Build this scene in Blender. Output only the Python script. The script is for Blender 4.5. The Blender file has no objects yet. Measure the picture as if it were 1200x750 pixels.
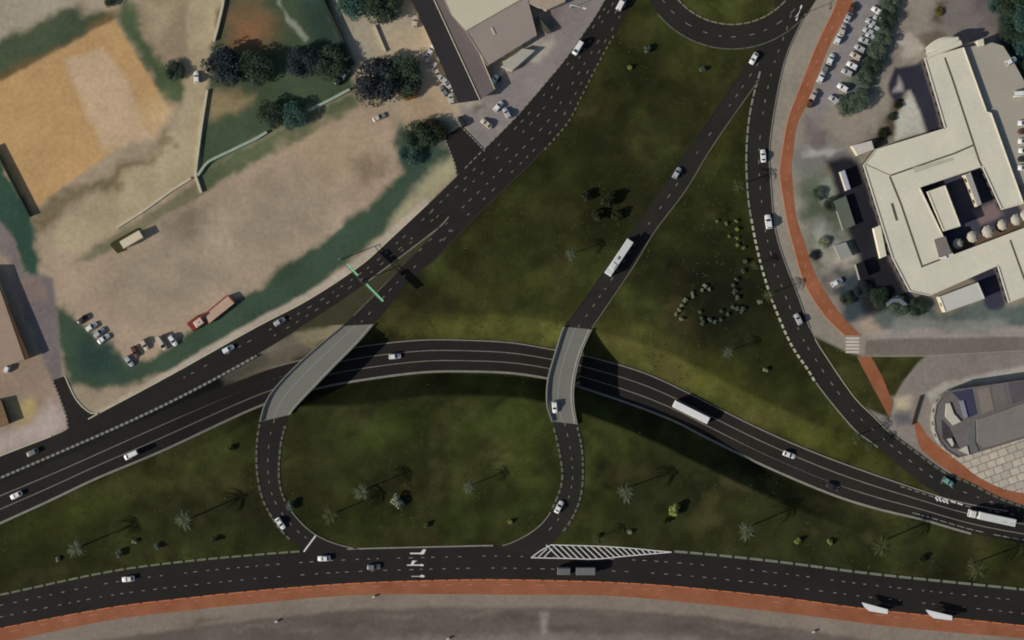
import bpy, bmesh, math, random
import numpy as np
from mathutils import Vector, Matrix
from mathutils.geometry import tessellate_polygon

random.seed(7)
S = 0.3                      # metres per photo pixel on the ground
CAMH = 500.0
K = 0.80                     # light level: display value = albedo * K in full sun on the flat
sc = bpy.context.scene
COL = sc.collection

def lin(c):
    c = c / 255.0
    return c / 12.92 if c <= 0.04045 else ((c + 0.055) / 1.055) ** 2.4
def alb(rgb, k=K):
    return tuple(min(0.85, max(0.004, lin(v) / k)) for v in rgb)
def W(px, py):
    return ((px - 600.0) * S, (375.0 - py) * S)
def WP(pts):
    return [W(*p) for p in pts]

# ------------------------------------------------------------------ materials
MATS = {}
def noise_mat(name, rgb, var=0.25, scale=0.25, fine=3.0, rough=0.9, hue=None, metal=0.0, bump=0.0, raw=False):
    """base colour broken up by two world-size noises (position in metres)"""
    if name in MATS: return MATS[name]
    m = bpy.data.materials.new(name); m.use_nodes = True
    nt = m.node_tree; nd = nt.nodes; lk = nt.links
    b = nd['Principled BSDF']
    c = rgb if raw else alb(rgb)
    tc = nd.new('ShaderNodeTexCoord')
    n1 = nd.new('ShaderNodeTexNoise'); n1.inputs['Scale'].default_value = scale; n1.inputs['Detail'].default_value = 6; n1.inputs['Roughness'].default_value = .65
    n2 = nd.new('ShaderNodeTexNoise'); n2.inputs['Scale'].default_value = fine; n2.inputs['Detail'].default_value = 4
    lk.new(tc.outputs['Object'], n1.inputs['Vector']); lk.new(tc.outputs['Object'], n2.inputs['Vector'])
    mx = nd.new('ShaderNodeMix'); mx.data_type = 'FLOAT'; mx.inputs[0].default_value = .4
    lk.new(n1.outputs['Fac'], mx.inputs[2]); lk.new(n2.outputs['Fac'], mx.inputs[3])
    r = nd.new('ShaderNodeValToRGB')
    h = hue if hue else c
    lo = tuple(v * (1 - var) for v in c); hi = tuple(min(.9, v * (1 + var)) for v in (h if raw or hue is None else alb(h)))
    r.color_ramp.elements[0].position = .3; r.color_ramp.elements[0].color = (*lo, 1)
    r.color_ramp.elements[1].position = .7; r.color_ramp.elements[1].color = (*hi, 1)
    lk.new(mx.outputs[0], r.inputs['Fac']); lk.new(r.outputs['Color'], b.inputs['Base Color'])
    b.inputs['Roughness'].default_value = rough; b.inputs['Metallic'].default_value = metal
    b.inputs['Specular IOR Level'].default_value = .15 if rough > .6 else .4
    if bump:
        bp = nd.new('ShaderNodeBump'); bp.inputs['Strength'].default_value = bump; bp.inputs['Distance'].default_value = .1
        lk.new(n2.outputs['Fac'], bp.inputs['Height']); lk.new(bp.outputs['Normal'], b.inputs['Normal'])
    MATS[name] = m
    return m

def ground_mat():
    m = bpy.data.materials.new('ground_cover'); m.use_nodes = True
    nt = m.node_tree; nd = nt.nodes; lk = nt.links; b = nd['Principled BSDF']
    at = nd.new('ShaderNodeAttribute'); at.attribute_name = 'cover'
    gr = nd.new('ShaderNodeAttribute'); gr.attribute_name = 'rough_cover'
    tc = nd.new('ShaderNodeTexCoord')
    def nz(scale, det, ro):
        n = nd.new('ShaderNodeTexNoise'); n.inputs['Scale'].default_value = scale
        n.inputs['Detail'].default_value = det; n.inputs['Roughness'].default_value = ro
        lk.new(tc.outputs['Object'], n.inputs['Vector']); return n
    n1 = nz(.07, 8, .62); n2 = nz(.6, 6, .7); n3 = nz(2.6, 3, .6)
    def mr(n, a, bb):
        r = nd.new('ShaderNodeMapRange'); r.inputs[1].default_value = .28; r.inputs[2].default_value = .72
        r.inputs[3].default_value = a; r.inputs[4].default_value = bb
        lk.new(n.outputs['Fac'], r.inputs[0]); return r
    r1 = mr(n1, .86, 1.14); r2 = mr(n2, .84, 1.16); r3 = mr(n3, .7, 1.3)
    def mul(a, bnode):
        x = nd.new('ShaderNodeMath'); x.operation = 'MULTIPLY'
        lk.new(a.outputs[0], x.inputs[0]); lk.new(bnode.outputs[0], x.inputs[1]); return x
    # fine grain only where the cover is grass
    mixr = nd.new('ShaderNodeMix'); mixr.data_type = 'FLOAT'
    lk.new(gr.outputs['Fac'], mixr.inputs[0]); mixr.inputs[2].default_value = 1.0; lk.new(r3.outputs[0], mixr.inputs[3])
    a = mul(r1, r2); x = nd.new('ShaderNodeMath'); x.operation = 'MULTIPLY'
    lk.new(a.outputs[0], x.inputs[0]); lk.new(mixr.outputs[0], x.inputs[1])
    vm = nd.new('ShaderNodeVectorMath'); vm.operation = 'SCALE'
    lk.new(at.outputs['Vector'], vm.inputs[0]); lk.new(x.outputs[0], vm.inputs['Scale'])
    lk.new(vm.outputs['Vector'], b.inputs['Base Color'])
    b.inputs['Roughness'].default_value = .95; b.inputs['Specular IOR Level'].default_value = .05
    bp = nd.new('ShaderNodeBump'); bp.inputs['Strength'].default_value = .25; bp.inputs['Distance'].default_value = .15
    lk.new(n2.outputs['Fac'], bp.inputs['Height']); lk.new(bp.outputs['Normal'], b.inputs['Normal'])
    return m

def plaza_mat():
    m = bpy.data.materials.new('plaza_paving'); m.use_nodes = True
    nt = m.node_tree; nd = nt.nodes; lk = nt.links; b = nd['Principled BSDF']
    tc = nd.new('ShaderNodeTexCoord'); mp = nd.new('ShaderNodeMapping'); mp.inputs['Rotation'].default_value[2] = math.radians(-20)
    lk.new(tc.outputs['Object'], mp.inputs['Vector'])
    br = nd.new('ShaderNodeTexBrick'); br.offset = .5; br.inputs['Scale'].default_value = 1
    br.inputs['Brick Width'].default_value = 3.4; br.inputs['Row Height'].default_value = 2.6; br.inputs['Mortar Size'].default_value = .17
    br.inputs['Color1'].default_value = (*alb((176, 166, 148)), 1); br.inputs['Color2'].default_value = (*alb((158, 150, 134)), 1)
    br.inputs['Mortar'].default_value = (*alb((120, 108, 98)), 1)
    lk.new(mp.outputs['Vector'], br.inputs['Vector'])
    n = nd.new('ShaderNodeTexNoise'); n.inputs['Scale'].default_value = .4; n.inputs['Detail'].default_value = 5
    lk.new(tc.outputs['Object'], n.inputs['Vector'])
    mr = nd.new('ShaderNodeMapRange'); mr.inputs[3].default_value = .75; mr.inputs[4].default_value = 1.2
    lk.new(n.outputs['Fac'], mr.inputs[0])
    vm = nd.new('ShaderNodeVectorMath'); vm.operation = 'SCALE'
    lk.new(br.outputs['Color'], vm.inputs[0]); lk.new(mr.outputs[0], vm.inputs['Scale'])
    lk.new(vm.outputs['Vector'], b.inputs['Base Color']); b.inputs['Roughness'].default_value = .9
    return m

M = {}
M['ground'] = ground_mat()
M['plaza'] = plaza_mat()
M['asphalt'] = noise_mat('dark_asphalt', (34, 31, 28), .3, .06, 1.6, .92)
M['asphalt2'] = noise_mat('worn_asphalt', (37, 35, 31), .32, .07, 1.6, .92)
M['concrete'] = noise_mat('bridge_concrete', (105, 104, 95), .1, .12, 1.5, .9)
M['wall_c'] = noise_mat('grey_concrete', (120, 118, 110), .15, .3, 3, .9)
M['kerb'] = noise_mat('kerb_stone', (118, 116, 106), .25, .3, 2, .9)
M['kerb_l'] = noise_mat('pale_kerb_block', (86, 88, 76), .35, .4, 2, .9)
M['kerb_d'] = noise_mat('dark_kerb_gap', (40, 42, 28), .25, .4, 2, .9)
M['white'] = noise_mat('white_road_paint', (196, 194, 188), .22, .7, 4, .8)
M['dash'] = noise_mat('worn_road_paint', (126, 123, 112), .35, .5, 3, .85)
M['dash_y'] = noise_mat('worn_yellow_paint', (122, 116, 92), .4, .5, 3, .85)
M['line'] = noise_mat('thin_line_paint', (120, 116, 104), .3, .2, 2, .85)
M['red'] = noise_mat('red_cycle_asphalt', (124, 72, 46), .18, .12, 2, .9, hue=(138, 88, 62))
M['orange'] = noise_mat('orange_edge_blocks', (176, 106, 72), .2, .4, 2, .9)
M['cream'] = noise_mat('cream_roof_screed', (190, 184, 164), .13, .12, 1.2, .9)
M['cream2'] = noise_mat('cream_wall', (170, 160, 138), .1, .3, 2, .9)
M['gutter'] = noise_mat('dark_gutter', (84, 76, 58), .2, .5, 2, .9)
M['navy'] = noise_mat('shaded_slope_roof', (38, 36, 37), .18, .2, 2, .85)  # west roof slope's shade put into a near-black colour
M['brownroof'] = noise_mat('brown_grey_roof', (112, 100, 95), .14, .15, 1.5, .9)
M['tanroof'] = noise_mat('tan_roof', (142, 122, 105), .14, .2, 1.5, .9)
M['greyroof'] = noise_mat('mid_grey_roof', (112, 106, 100), .14, .15, 1.5, .9)
M['darkbrown'] = noise_mat('dark_brown_trim_and_shade', (70, 52, 38), .25, .5, 2, .9)  # railing, hut walls and the painted shade at the workshop edge
M['redbrown'] = noise_mat('rust_red_paint', (112, 52, 40), .25, .6, 3, .8)
M['pinkroof'] = noise_mat('pinkish_sheet_roof', (168, 140, 120), .15, .4, 2, .8)
M['palewall'] = noise_mat('pale_wall_render', (172, 164, 140), .15, .3, 2, .9)
M['greenwall'] = noise_mat('pale_green_wall', (138, 150, 130), .15, .3, 2, .9)
M['darkgreen'] = noise_mat('dark_green_mesh', (40, 52, 42), .2, .4, 2, .9)
M['glass'] = noise_mat('dark_glass', (.012, .014, .016), .2, 1, 4, .12, raw=True)
M['tyre'] = noise_mat('black_rubber', (.012, .012, .012), .2, 2, 8, .85, raw=True)
M['rim'] = noise_mat('wheel_metal', (.32, .32, .33), .2, 4, 9, .4, metal=.8, raw=True)
M['lamp'] = noise_mat('headlamp_lens', (.6, .6, .58), .1, 3, 9, .2, raw=True)
M['tail'] = noise_mat('tail_lamp_lens', (.22, .015, .012), .1, 3, 9, .25, raw=True)
M['steel'] = noise_mat('galvanised_steel', (150, 150, 146), .15, 1, 5, .5, metal=.3)
M['sign'] = noise_mat('green_sign_face', (92, 146, 110), .12, .6, 3, .6)
M['signdark'] = noise_mat('sign_back_grey', (70, 84, 74), .15, .6, 3, .7)
M['whitepaint'] = noise_mat('white_vehicle_paint', (.74, .73, .70), .05, .5, 3, .35, raw=True)
PAINT = {
 'white': M['whitepaint'],
 'silver': noise_mat('silver_vehicle_paint', (.40, .41, .41), .06, .5, 3, .35, raw=True),
 'grey': noise_mat('grey_vehicle_paint', (.16, .165, .165), .06, .5, 3, .4, raw=True),
 'dark': noise_mat('dark_vehicle_paint', (.03, .028, .028), .1, .5, 3, .35, raw=True),
 'teal': noise_mat('teal_vehicle_paint', (.16, .34, .29), .06, .5, 3, .4, raw=True),
 'brown': noise_mat('maroon_vehicle_paint', (.11, .045, .035), .1, .5, 3, .4, raw=True),
 'beige': noise_mat('beige_vehicle_paint', (.52, .43, .36), .06, .5, 3, .4, raw=True),
}
def leaf_mat(name, lo, hi, tr=.25):
    m = bpy.data.materials.new(name); m.use_nodes = True
    nt = m.node_tree; nd = nt.nodes; lk = nt.links; b = nd['Principled BSDF']
    g = nd.new('ShaderNodeNewGeometry'); r = nd.new('ShaderNodeValToRGB')
    tc = nd.new('ShaderNodeTexCoord'); n = nd.new('ShaderNodeTexNoise'); n.inputs['Scale'].default_value = 2.2; n.inputs['Detail'].default_value = 3
    lk.new(tc.outputs['Object'], n.inputs['Vector'])
    mx = nd.new('ShaderNodeMix'); mx.data_type = 'FLOAT'; mx.inputs[0].default_value = .55
    lk.new(g.outputs['Random Per Island'], mx.inputs[2]); lk.new(n.outputs['Fac'], mx.inputs[3])
    r.color_ramp.elements[0].position = .25; r.color_ramp.elements[0].color = (*alb(lo), 1)
    r.color_ramp.elements[1].position = .8; r.color_ramp.elements[1].color = (*alb(hi), 1)
    lk.new(mx.outputs[0], r.inputs['Fac']); lk.new(r.outputs['Color'], b.inputs['Base Color'])
    b.inputs['Roughness'].default_value = .7; b.inputs['Specular IOR Level'].default_value = .15
    return m
LEAF = {
 'navy': leaf_mat('blue_black_foliage', (22, 27, 32), (46, 53, 55)),
 'dark': leaf_mat('dark_green_foliage', (26, 36, 28), (58, 72, 52)),
 'teal': leaf_mat('teal_green_foliage', (28, 48, 44), (66, 92, 80)),
 'olive': leaf_mat('olive_foliage', (52, 50, 24), (112, 104, 50)),
 'grey': leaf_mat('grey_green_foliage', (44, 54, 44), (96, 106, 88)),
 'lime': leaf_mat('yellow_green_foliage', (66, 72, 30), (140, 146, 78)),
 'pale': leaf_mat('pale_flecked_foliage', (60, 68, 48), (158, 162, 130)),
 'palm': leaf_mat('palm_frond_green', (36, 42, 22), (80, 84, 46)),
 'palmpale': leaf_mat('pale_palm_frond', (46, 54, 38), (98, 106, 82)),
 'bush': leaf_mat('dark_bush_foliage', (22, 24, 13), (48, 50, 25)),
 'rust': leaf_mat('rusty_foliage', (92, 62, 24), (150, 108, 48)),
}
M['bark'] = noise_mat('tree_bark', (72, 60, 46), .25, 1, 5, .95)

# ------------------------------------------------------------------ helpers
def new_obj(name, verts, faces, mats, midx=None, parent=None, smooth=False):
    me = bpy.data.meshes.new(name)
    me.from_pydata([tuple(v) for v in verts], [], [tuple(f) for f in faces])
    if not isinstance(mats, (list, tuple)): mats = [mats]
    for m in mats: me.materials.append(m)
    if midx is not None: me.polygons.foreach_set('material_index', midx)
    if smooth: me.polygons.foreach_set('use_smooth', [True] * len(me.polygons))
    me.update()
    o = bpy.data.objects.new(name, me); COL.objects.link(o)
    if parent: o.parent = parent
    return o
def structure(o): o['kind'] = 'structure'; return o
def tag(o, label, cat, group=None):
    o['label'] = label; o['category'] = cat
    if group: o['group'] = group
    return o
def thing(name, label, cat, loc=(0, 0, 0), rz=0, group=None):
    o = bpy.data.objects.new(name, None); COL.objects.link(o)
    o.empty_display_size = .5
    o.location = loc; o.rotation_euler = (0, 0, rz)
    return tag(o, label, cat, group)
def dup(root, loc, rz, label, group=None, scale=None, mats=None):
    r = root.copy(); COL.objects.link(r); r.location = loc; r.rotation_euler = (0, 0, rz)
    r['label'] = label
    if group: r['group'] = group
    elif 'group' in r: del r['group']
    if scale is not None: r.scale = (scale,) * 3 if not isinstance(scale, tuple) else scale
    for ch in [o for o in root.children]:
        c = ch.copy(); COL.objects.link(c); c.parent = r
        for g in ch.children:
            d = g.copy(); COL.objects.link(d); d.parent = c
    if mats: recolour(r, mats)
    return r
def recolour(r, mats):
    for c in r.children:
        base = c.name.split('.')[0]
        if base in mats:
            c.material_slots[0].link = 'OBJECT'; c.material_slots[0].material = mats[base]

class MB:
    def __init__(s): s.v = []; s.f = []; s.m = []
    def add(s, v, f, m=0):
        o = len(s.v); s.v += [tuple(x) for x in v]; s.f += [tuple(i + o for i in q) for q in f]; s.m += [m] * len(f)
    def box(s, x0, x1, y0, y1, z0, z1, m=0, bev=0.0, top=None):
        """box with chamfered top edges"""
        b = bev
        v = [(x0, y0, z0), (x1, y0, z0), (x1, y1, z0), (x0, y1, z0),
             (x0, y0, z1 - b), (x1, y0, z1 - b), (x1, y1, z1 - b), (x0, y1, z1 - b)]
        f = [(3, 2, 1, 0), (0, 1, 5, 4), (1, 2, 6, 5), (2, 3, 7, 6), (3, 0, 4, 7)]
        if b:
            v += [(x0 + b, y0 + b, z1), (x1 - b, y0 + b, z1), (x1 - b, y1 - b, z1), (x0 + b, y1 - b, z1)]
            f += [(4, 5, 9, 8), (5, 6, 10, 9), (6, 7, 11, 10), (7, 4, 8, 11), (8, 9, 10, 11)]
        else: f += [(4, 5, 6, 7)]
        s.add(v, f, m)
    def tube(s, pts, rad, n=8, m=0, cap=True):
        pts = [Vector(p) for p in pts]; rings = []
        for i, p in enumerate(pts):
            d = (pts[min(i + 1, len(pts) - 1)] - pts[max(i - 1, 0)]).normalized()
            a = d.orthogonal().normalized(); b = d.cross(a)
            r = rad[i] if isinstance(rad, (list, tuple)) else rad
            rings.append([p + (a * math.cos(2 * math.pi * k / n) + b * math.sin(2 * math.pi * k / n)) * r for k in range(n)])
        v = [q for rg in rings for q in rg]
        f = [(i * n + k, i * n + (k + 1) % n, (i + 1) * n + (k + 1) % n, (i + 1) * n + k) for i in range(len(pts) - 1) for k in range(n)]
        if cap: f += [tuple(range(n - 1, -1, -1)), tuple((len(pts) - 1) * n + k for k in range(n))]
        s.add(v, f, m)
    def prism(s, poly, z0, z1, m_top=0, m_side=0, ztop=None):
        """poly: list of (x,y) metres"""
        P = list(poly)
        area = sum(P[i][0] * P[(i + 1) % len(P)][1] - P[(i + 1) % len(P)][0] * P[i][1] for i in range(len(P)))
        if area < 0: P.reverse()
        n = len(P)
        v = [(x, y, z0) for x, y in P] + [(x, y, z1) for x, y in P]
        tri = tessellate_polygon([[Vector((x, y, 0)) for x, y in P]])
        top = []
        for t in tri:
            a, b, c = t
            ar = (P[b][0] - P[a][0]) * (P[c][1] - P[a][1]) - (P[c][0] - P[a][0]) * (P[b][1] - P[a][1])
            if ar < 0: a, c = c, a
            top.append((a + n, b + n, c + n))
        s.add(v, top, m_top)
        o = len(s.v) - 2 * n
        sides = [(i + o, (i + 1) % n + o, (i + 1) % n + n + o, i + n + o) for i in range(n)]
        s.f += sides; s.m += [m_side] * n
        bot = [(t[2] - n + o, t[1] - n + o, t[0] - n + o) for t in top]
        s.f += bot; s.m += [m_side] * len(bot)
    def build(s, name, mats, parent=None, smooth=False):
        return new_obj(name, s.v, s.f, mats, s.m, parent, smooth)

def catmull(pts, n=8):
    P = [np.array(p, float) for p in pts]
    out = []
    for i in range(len(P) - 1):
        p0 = P[max(i - 1, 0)]; p1 = P[i]; p2 = P[i + 1]; p3 = P[min(i + 2, len(P) - 1)]
        # centripetal-like tangents limited by chord length
        m1 = (p2 - p0) * .5; m2 = (p3 - p1) * .5
        L = np.linalg.norm(p2 - p1)
        for mm in (m1, m2):
            l = np.linalg.norm(mm)
            if l > L * 1.2: mm *= L * 1.2 / l
        for k in range(n):
            t = k / n
            out.append((2*t**3-3*t**2+1)*p1 + (t**3-2*t**2+t)*m1 + (-2*t**3+3*t**2)*p2 + (t**3-t**2)*m2)
    out.append(P[-1])
    return np.array(out)
def resample(pts, n):
    pts = np.asarray(pts, float)
    d = np.r_[0, np.cumsum(np.linalg.norm(np.diff(pts, axis=0), axis=1))]
    t = np.linspace(0, d[-1], n)
    return np.c_[np.interp(t, d, pts[:, 0]), np.interp(t, d, pts[:, 1])]
def curve(px, smooth=True):
    p = np.array(WP(px))
    return catmull(p) if smooth else p
def length(c): return float(np.linalg.norm(np.diff(c, axis=0), axis=1).sum())

def flat(x, y): return 0.0
def strip(name, L, R, z, mat, zf=flat, n=None, cross=4, thick=0):
    """a road sheet lofted between two edges (metre curves)"""
    n = n or max(8, int(max(length(L), length(R)) / 2.5))
    a = resample(L, n); b = resample(R, n); v = []; f = []
    for i in range(n):
        c = (a[i] + b[i]) / 2; zz = zf(*c) + z
        for k in range(cross + 1):
            t = k / cross; p = a[i] * (1 - t) + b[i] * t
            v.append((p[0], p[1], zz))
    w = cross + 1
    # make the sheet face up
    e1 = a[1] - a[0]; e2 = b[0] - a[0]
    up = e1[0] * e2[1] - e1[1] * e2[0] > 0
    for i in range(n - 1):
        for k in range(cross):
            q = (i * w + k, (i + 1) * w + k, (i + 1) * w + k + 1, i * w + k + 1)
            f.append(q if up else q[::-1])
    return structure(new_obj(name, v, f, mat))
def mid(L, R, t, n=160):
    a = resample(L, n); b = resample(R, n)
    return a * (1 - t) + b * t
def cut(c, t0, t1):
    n = len(c); d = np.r_[0, np.cumsum(np.linalg.norm(np.diff(c, axis=0), axis=1))]
    ts = np.linspace(t0 * d[-1], t1 * d[-1], 80)
    return np.c_[np.interp(ts, d, c[:, 0]), np.interp(ts, d, c[:, 1])]
def band_mb(mb, c, width, z, zf, pattern, h=0.0, jitter=0.0, seg=.8):
    """runs along curve c; pattern = [(length, material index or None), ...] repeated; h>0 makes solid kerb blocks"""
    d = np.r_[0, np.cumsum(np.linalg.norm(np.diff(c, axis=0), axis=1))]; T = d[-1]
    t = 0; k = 0
    def at(t):
        p = np.array([np.interp(t, d, c[:, 0]), np.interp(t, d, c[:, 1])])
        q = np.array([np.interp(min(t + .3, T), d, c[:, 0]), np.interp(min(t + .3, T), d, c[:, 1])])
        r = np.array([np.interp(max(t - .3, 0), d, c[:, 0]), np.interp(max(t - .3, 0), d, c[:, 1])])
        e = q - r; e /= (np.linalg.norm(e) + 1e-9)
        return p, np.array([-e[1], e[0]])
    rnd = random.Random(int(T * 100))
    while t < T - .05:
        ln, m = pattern[k % len(pattern)]; k += 1
        ln *= 1 + rnd.uniform(-jitter, jitter)
        e = min(T, t + ln)
        if m is not None and not (jitter and rnd.random() < .14 and m == 0 and h == 0):
            n = max(1, int((e - t) / seg)); v = []; f = []
            for i in range(n + 1):
                p, nn = at(t + (e - t) * i / n); zz = zf(*p) + z
                a = p + nn * width / 2; b = p - nn * width / 2
                v += [(a[0], a[1], zz + h), (b[0], b[1], zz + h)]
                if h: v += [(a[0], a[1], zz - .1), (b[0], b[1], zz - .1)]
            w = 4 if h else 2
            for i in range(n):
                o = i * w; q = o + w
                f.append((o, o + 1, q + 1, q))
                if h: f += [(o + 2, o, q, q + 2), (o + 1, o + 3, q + 3, q + 1)]
            if h: f += [(0, 2, 3, 1), (n * w, n * w + 1, n * w + 3, n * w + 2)]
            mb.add(v, f, m)
        t = e

# ------------------------------------------------------------------ road edges (photo pixels -> metres)
UN = curve([(-80,598),(0,566),(100,525),(200,479),(300,438),(351,423),(411,409),(487,400),(548,400),(600,403),(648,411),(681,417),(752,437),(808,462),(853,485),(900,508),(951,530),(1001,549),(1077,575),(1128,590),(1200,603),(1280,614)])
US = curve([(-80,648),(0,612),(57,586),(114,559),(190,527),(300,476),(366,456),(416,446),(493,436),(553,435),(600,437),(641,443),(676,452),(742,474),(793,494),(828,512),(900,547),(976,579),(1027,595),(1082,608),(1141,625),(1200,637),(1280,650)])
A_NW = curve([(-80,568),(0,535),(79,504),(127,479),(200,440),(300,384),(361,352),(422,312),(457,281),(503,238)])
A_SE = curve([(-80,592),(0,559),(177,481),(300,416),(373,370),(432,329),(480,291),(526,252)])
T_W = curve([(440,296),(457,281),(503,238),(536,206),(566,176),(600,142),(625,114),(661,71),(681,43),(701,13),(722,-25),(745,-70)])
T_E = curve([(492,318),(510,304),(553,259),(600,213),(625,189),(663,147),(681,114),(696,84),(714,51),(734,15),(752,-25),(775,-70)])
R1W = curve([(512,270),(478,306),(442,342),(414,370),(402,382),(378,402),(351,426),(325,453),(313,471),(306,494),(302,520),(302,550),(306,575),(312,592),(323,611),(335,626),(350,641),(360,655)])
R1E = curve([(545,267),(510,304),(477,332),(447,370),(437,380),(425,394),(411,409),(387,433),(366,455),(349,473),(339,486),(331,507),(327,530),(326,560),(332,585),(348,608),(368,626),(394,638),(425,645)])
R2W = curve([(900,36),(874,76),(836,134),(803,180),(762,241),(734,281),(704,324),(673,368),(662,383),(651,416),(643,446),(642,474),(648,494),(656,527),(660,560),(652,588),(638,611),(620,626),(598,637),(582,641)])
R2E = curve([(922,42),(894,86),(853,144),(829,180),(803,223),(767,271),(742,312),(703,370),(692,386),(679,416),(672,446),(671,471),(675,497),(681,527),(682,560),(678,587),(667,611),(648,636),(630,654)])
BN = curve([(-80,714),(0,698),(127,671),(215,659),(300,651),(353,647),(409,644),(528,641),(589,640),(700,643),(787,647),(900,658),(1027,674),(1200,692),(1280,702)])
BS = curve([(-80,752),(0,736),(127,712),(215,701),(300,692),(401,684),(503,680),(600,679),(752,684),(900,698),(1006,712),(1200,733),(1280,743)])
RDE = curve([(968,-70),(950,0),(937,29),(923,60),(914,92),(905,142),(901,180),(903,218),(908,269),(920,309),(933,342),(951,390),(971,423),(1001,466),(1024,489),(1042,507),(1072,530),(1107,555),(1136,567),(1167,583),(1200,595),(1280,616)])
RDW = curve([(905,-70),(908,0),(905,40),(893,80),(881,127),(876,175),(877,221),(881,253),(889,294),(899,331),(910,362),(928,403),(948,433),(961,454),(1001,502),(1027,522),(1067,557),(1097,577),(1128,589),(1200,604),(1280,624)])

def sstep(t):
    t = np.clip(t, 0, 1); return t * t * (3 - 2 * t)
def depth_px(px):
    return 6.8 * sstep((px - 110) / 260.0) * (1 - sstep((px - 810) / 290.0))
def z_under(x, y):
    return -float(depth_px(x / S + 600))

# ------------------------------------------------------------------ ground
GX0, GX1, GY0, GY1 = -76, 1276, -76, 826          # pixels
RES = 0.62
nx = int((GX1 - GX0) * S / RES) + 1; ny = int((GY1 - GY0) * S / RES) + 1
gx = np.linspace((GX0 - 600) * S, (GX1 - 600) * S, nx)
gy = np.linspace((375 - GY1) * S, (375 - GY0) * S, ny)
X, Y = np.meshgrid(gx, gy)

def vnoise(x, y, scale, seed):
    rs = np.random.RandomState(seed); g = rs.rand(128, 128)
    u = x / scale + 1000.3; v = y / scale + 1000.7
    i = np.floor(u).astype(int); j = np.floor(v).astype(int)
    fu = u - i; fv = v - j
    fu = fu * fu * (3 - 2 * fu); fv = fv * fv * (3 - 2 * fv)
    i0 = i % 128; i1 = (i + 1) % 128; j0 = j % 128; j1 = (j + 1) % 128
    return (g[j0, i0] * (1 - fu) + g[j0, i1] * fu) * (1 - fv) + (g[j1, i0] * (1 - fu) + g[j1, i1] * fu) * fv
def fbm(x, y, scale, seed, oct=4):
    s = 0; a = 1; t = 0
    for o in range(oct):
        s = s + a * vnoise(x, y, scale / 2 ** o, seed + o); t += a; a *= .55
    return s / t
def sdf(poly, x, y):
    """signed distance, negative inside"""
    P = np.asarray(poly, float)
    x0, y0 = P.min(0); x1, y1 = P.max(0)
    d2 = np.full(x.shape, 1e9); ins = np.zeros(x.shape, bool)
    n = len(P)
    for i in range(n):
        a = P[i]; b = P[(i + 1) % n]; e = b - a
        wx = x - a[0]; wy = y - a[1]
        t = np.clip((wx * e[0] + wy * e[1]) / (e @ e + 1e-9), 0, 1)
        d2 = np.minimum(d2, (wx - e[0] * t) ** 2 + (wy - e[1] * t) ** 2)
        c = (a[1] > y) != (b[1] > y)
        xx = a[0] + (y - a[1]) / (e[1] if abs(e[1]) > 1e-9 else 1e-9) * e[0]
        ins ^= c & (x < xx)
    d = np.sqrt(d2)
    return np.where(ins, -d, d)

under_poly = np.r_[resample(UN, 110), resample(US, 110)[::-1]]
aven_poly = np.r_[resample(A_NW, 60), resample(A_SE, 60)[::-1]]
dU = sdf(under_poly, X, Y)
dA = np.minimum(sdf(aven_poly, X, Y), sdf(np.r_[resample(RDE, 60), resample(RDW, 60)[::-1]], X, Y)) - .8
PXg = X / S + 600; PYg = 375 - Y / S
dep = depth_px(PXg)
# which side of the sunk road
midc = (resample(UN, 200) + resample(US, 200)) / 2
ymid = np.interp(X, midc[:, 0], midc[:, 1])
north = Y > ymid
sw = np.where(north, 5.2 + 3.5 * sstep((PXg - 430) / 80), 3.8 + 3.9 * sstep((PXg - 340) / 80) + 1.0 * sstep((PXg - 680) / 120))
do = np.maximum(dU - .9, 0)
t = do / sw
dAp = np.maximum(dA, 0)
t = np.where(north, np.maximum(t, do / (do + dAp + 1e-3)), t)
H = -(dep + .08) * (1 - np.clip(t, 0, 1)) - .0
H = np.where(dU < .9, -(dep + .08), H)
H = np.where((dep < .02) & (dU > .5), 0, H)

# ---- cover colours, laid as soft-edged zones (display values, turned into albedo)
def L3(rgb): return np.array([lin(v) / K for v in rgb])
C = np.zeros(X.shape + (3,)); G = np.ones(X.shape); ZN = np.zeros(X.shape, int)
b1 = fbm(X, Y, 34, 3, 5); b2 = fbm(X, Y, 9, 11, 4); b3 = fbm(X, Y, 60, 29, 3)
w1 = sstep((b1 - .32) / .36)[..., None]; w2 = sstep((b2 - .3) / .4)[..., None]; w3 = sstep((b3 - .35) / .3)[..., None]
gA, gB, gC = L3((35, 36, 18)), L3((57, 62, 28)), L3((48, 50, 23))
C[:] = gA * (1 - w1) + gB * w1
C = C * (.72 + .52 * w2)
wx = (fbm(X, Y, 5, 51, 3) - .5); wy = (fbm(X, Y, 5, 77, 3) - .5)

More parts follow.
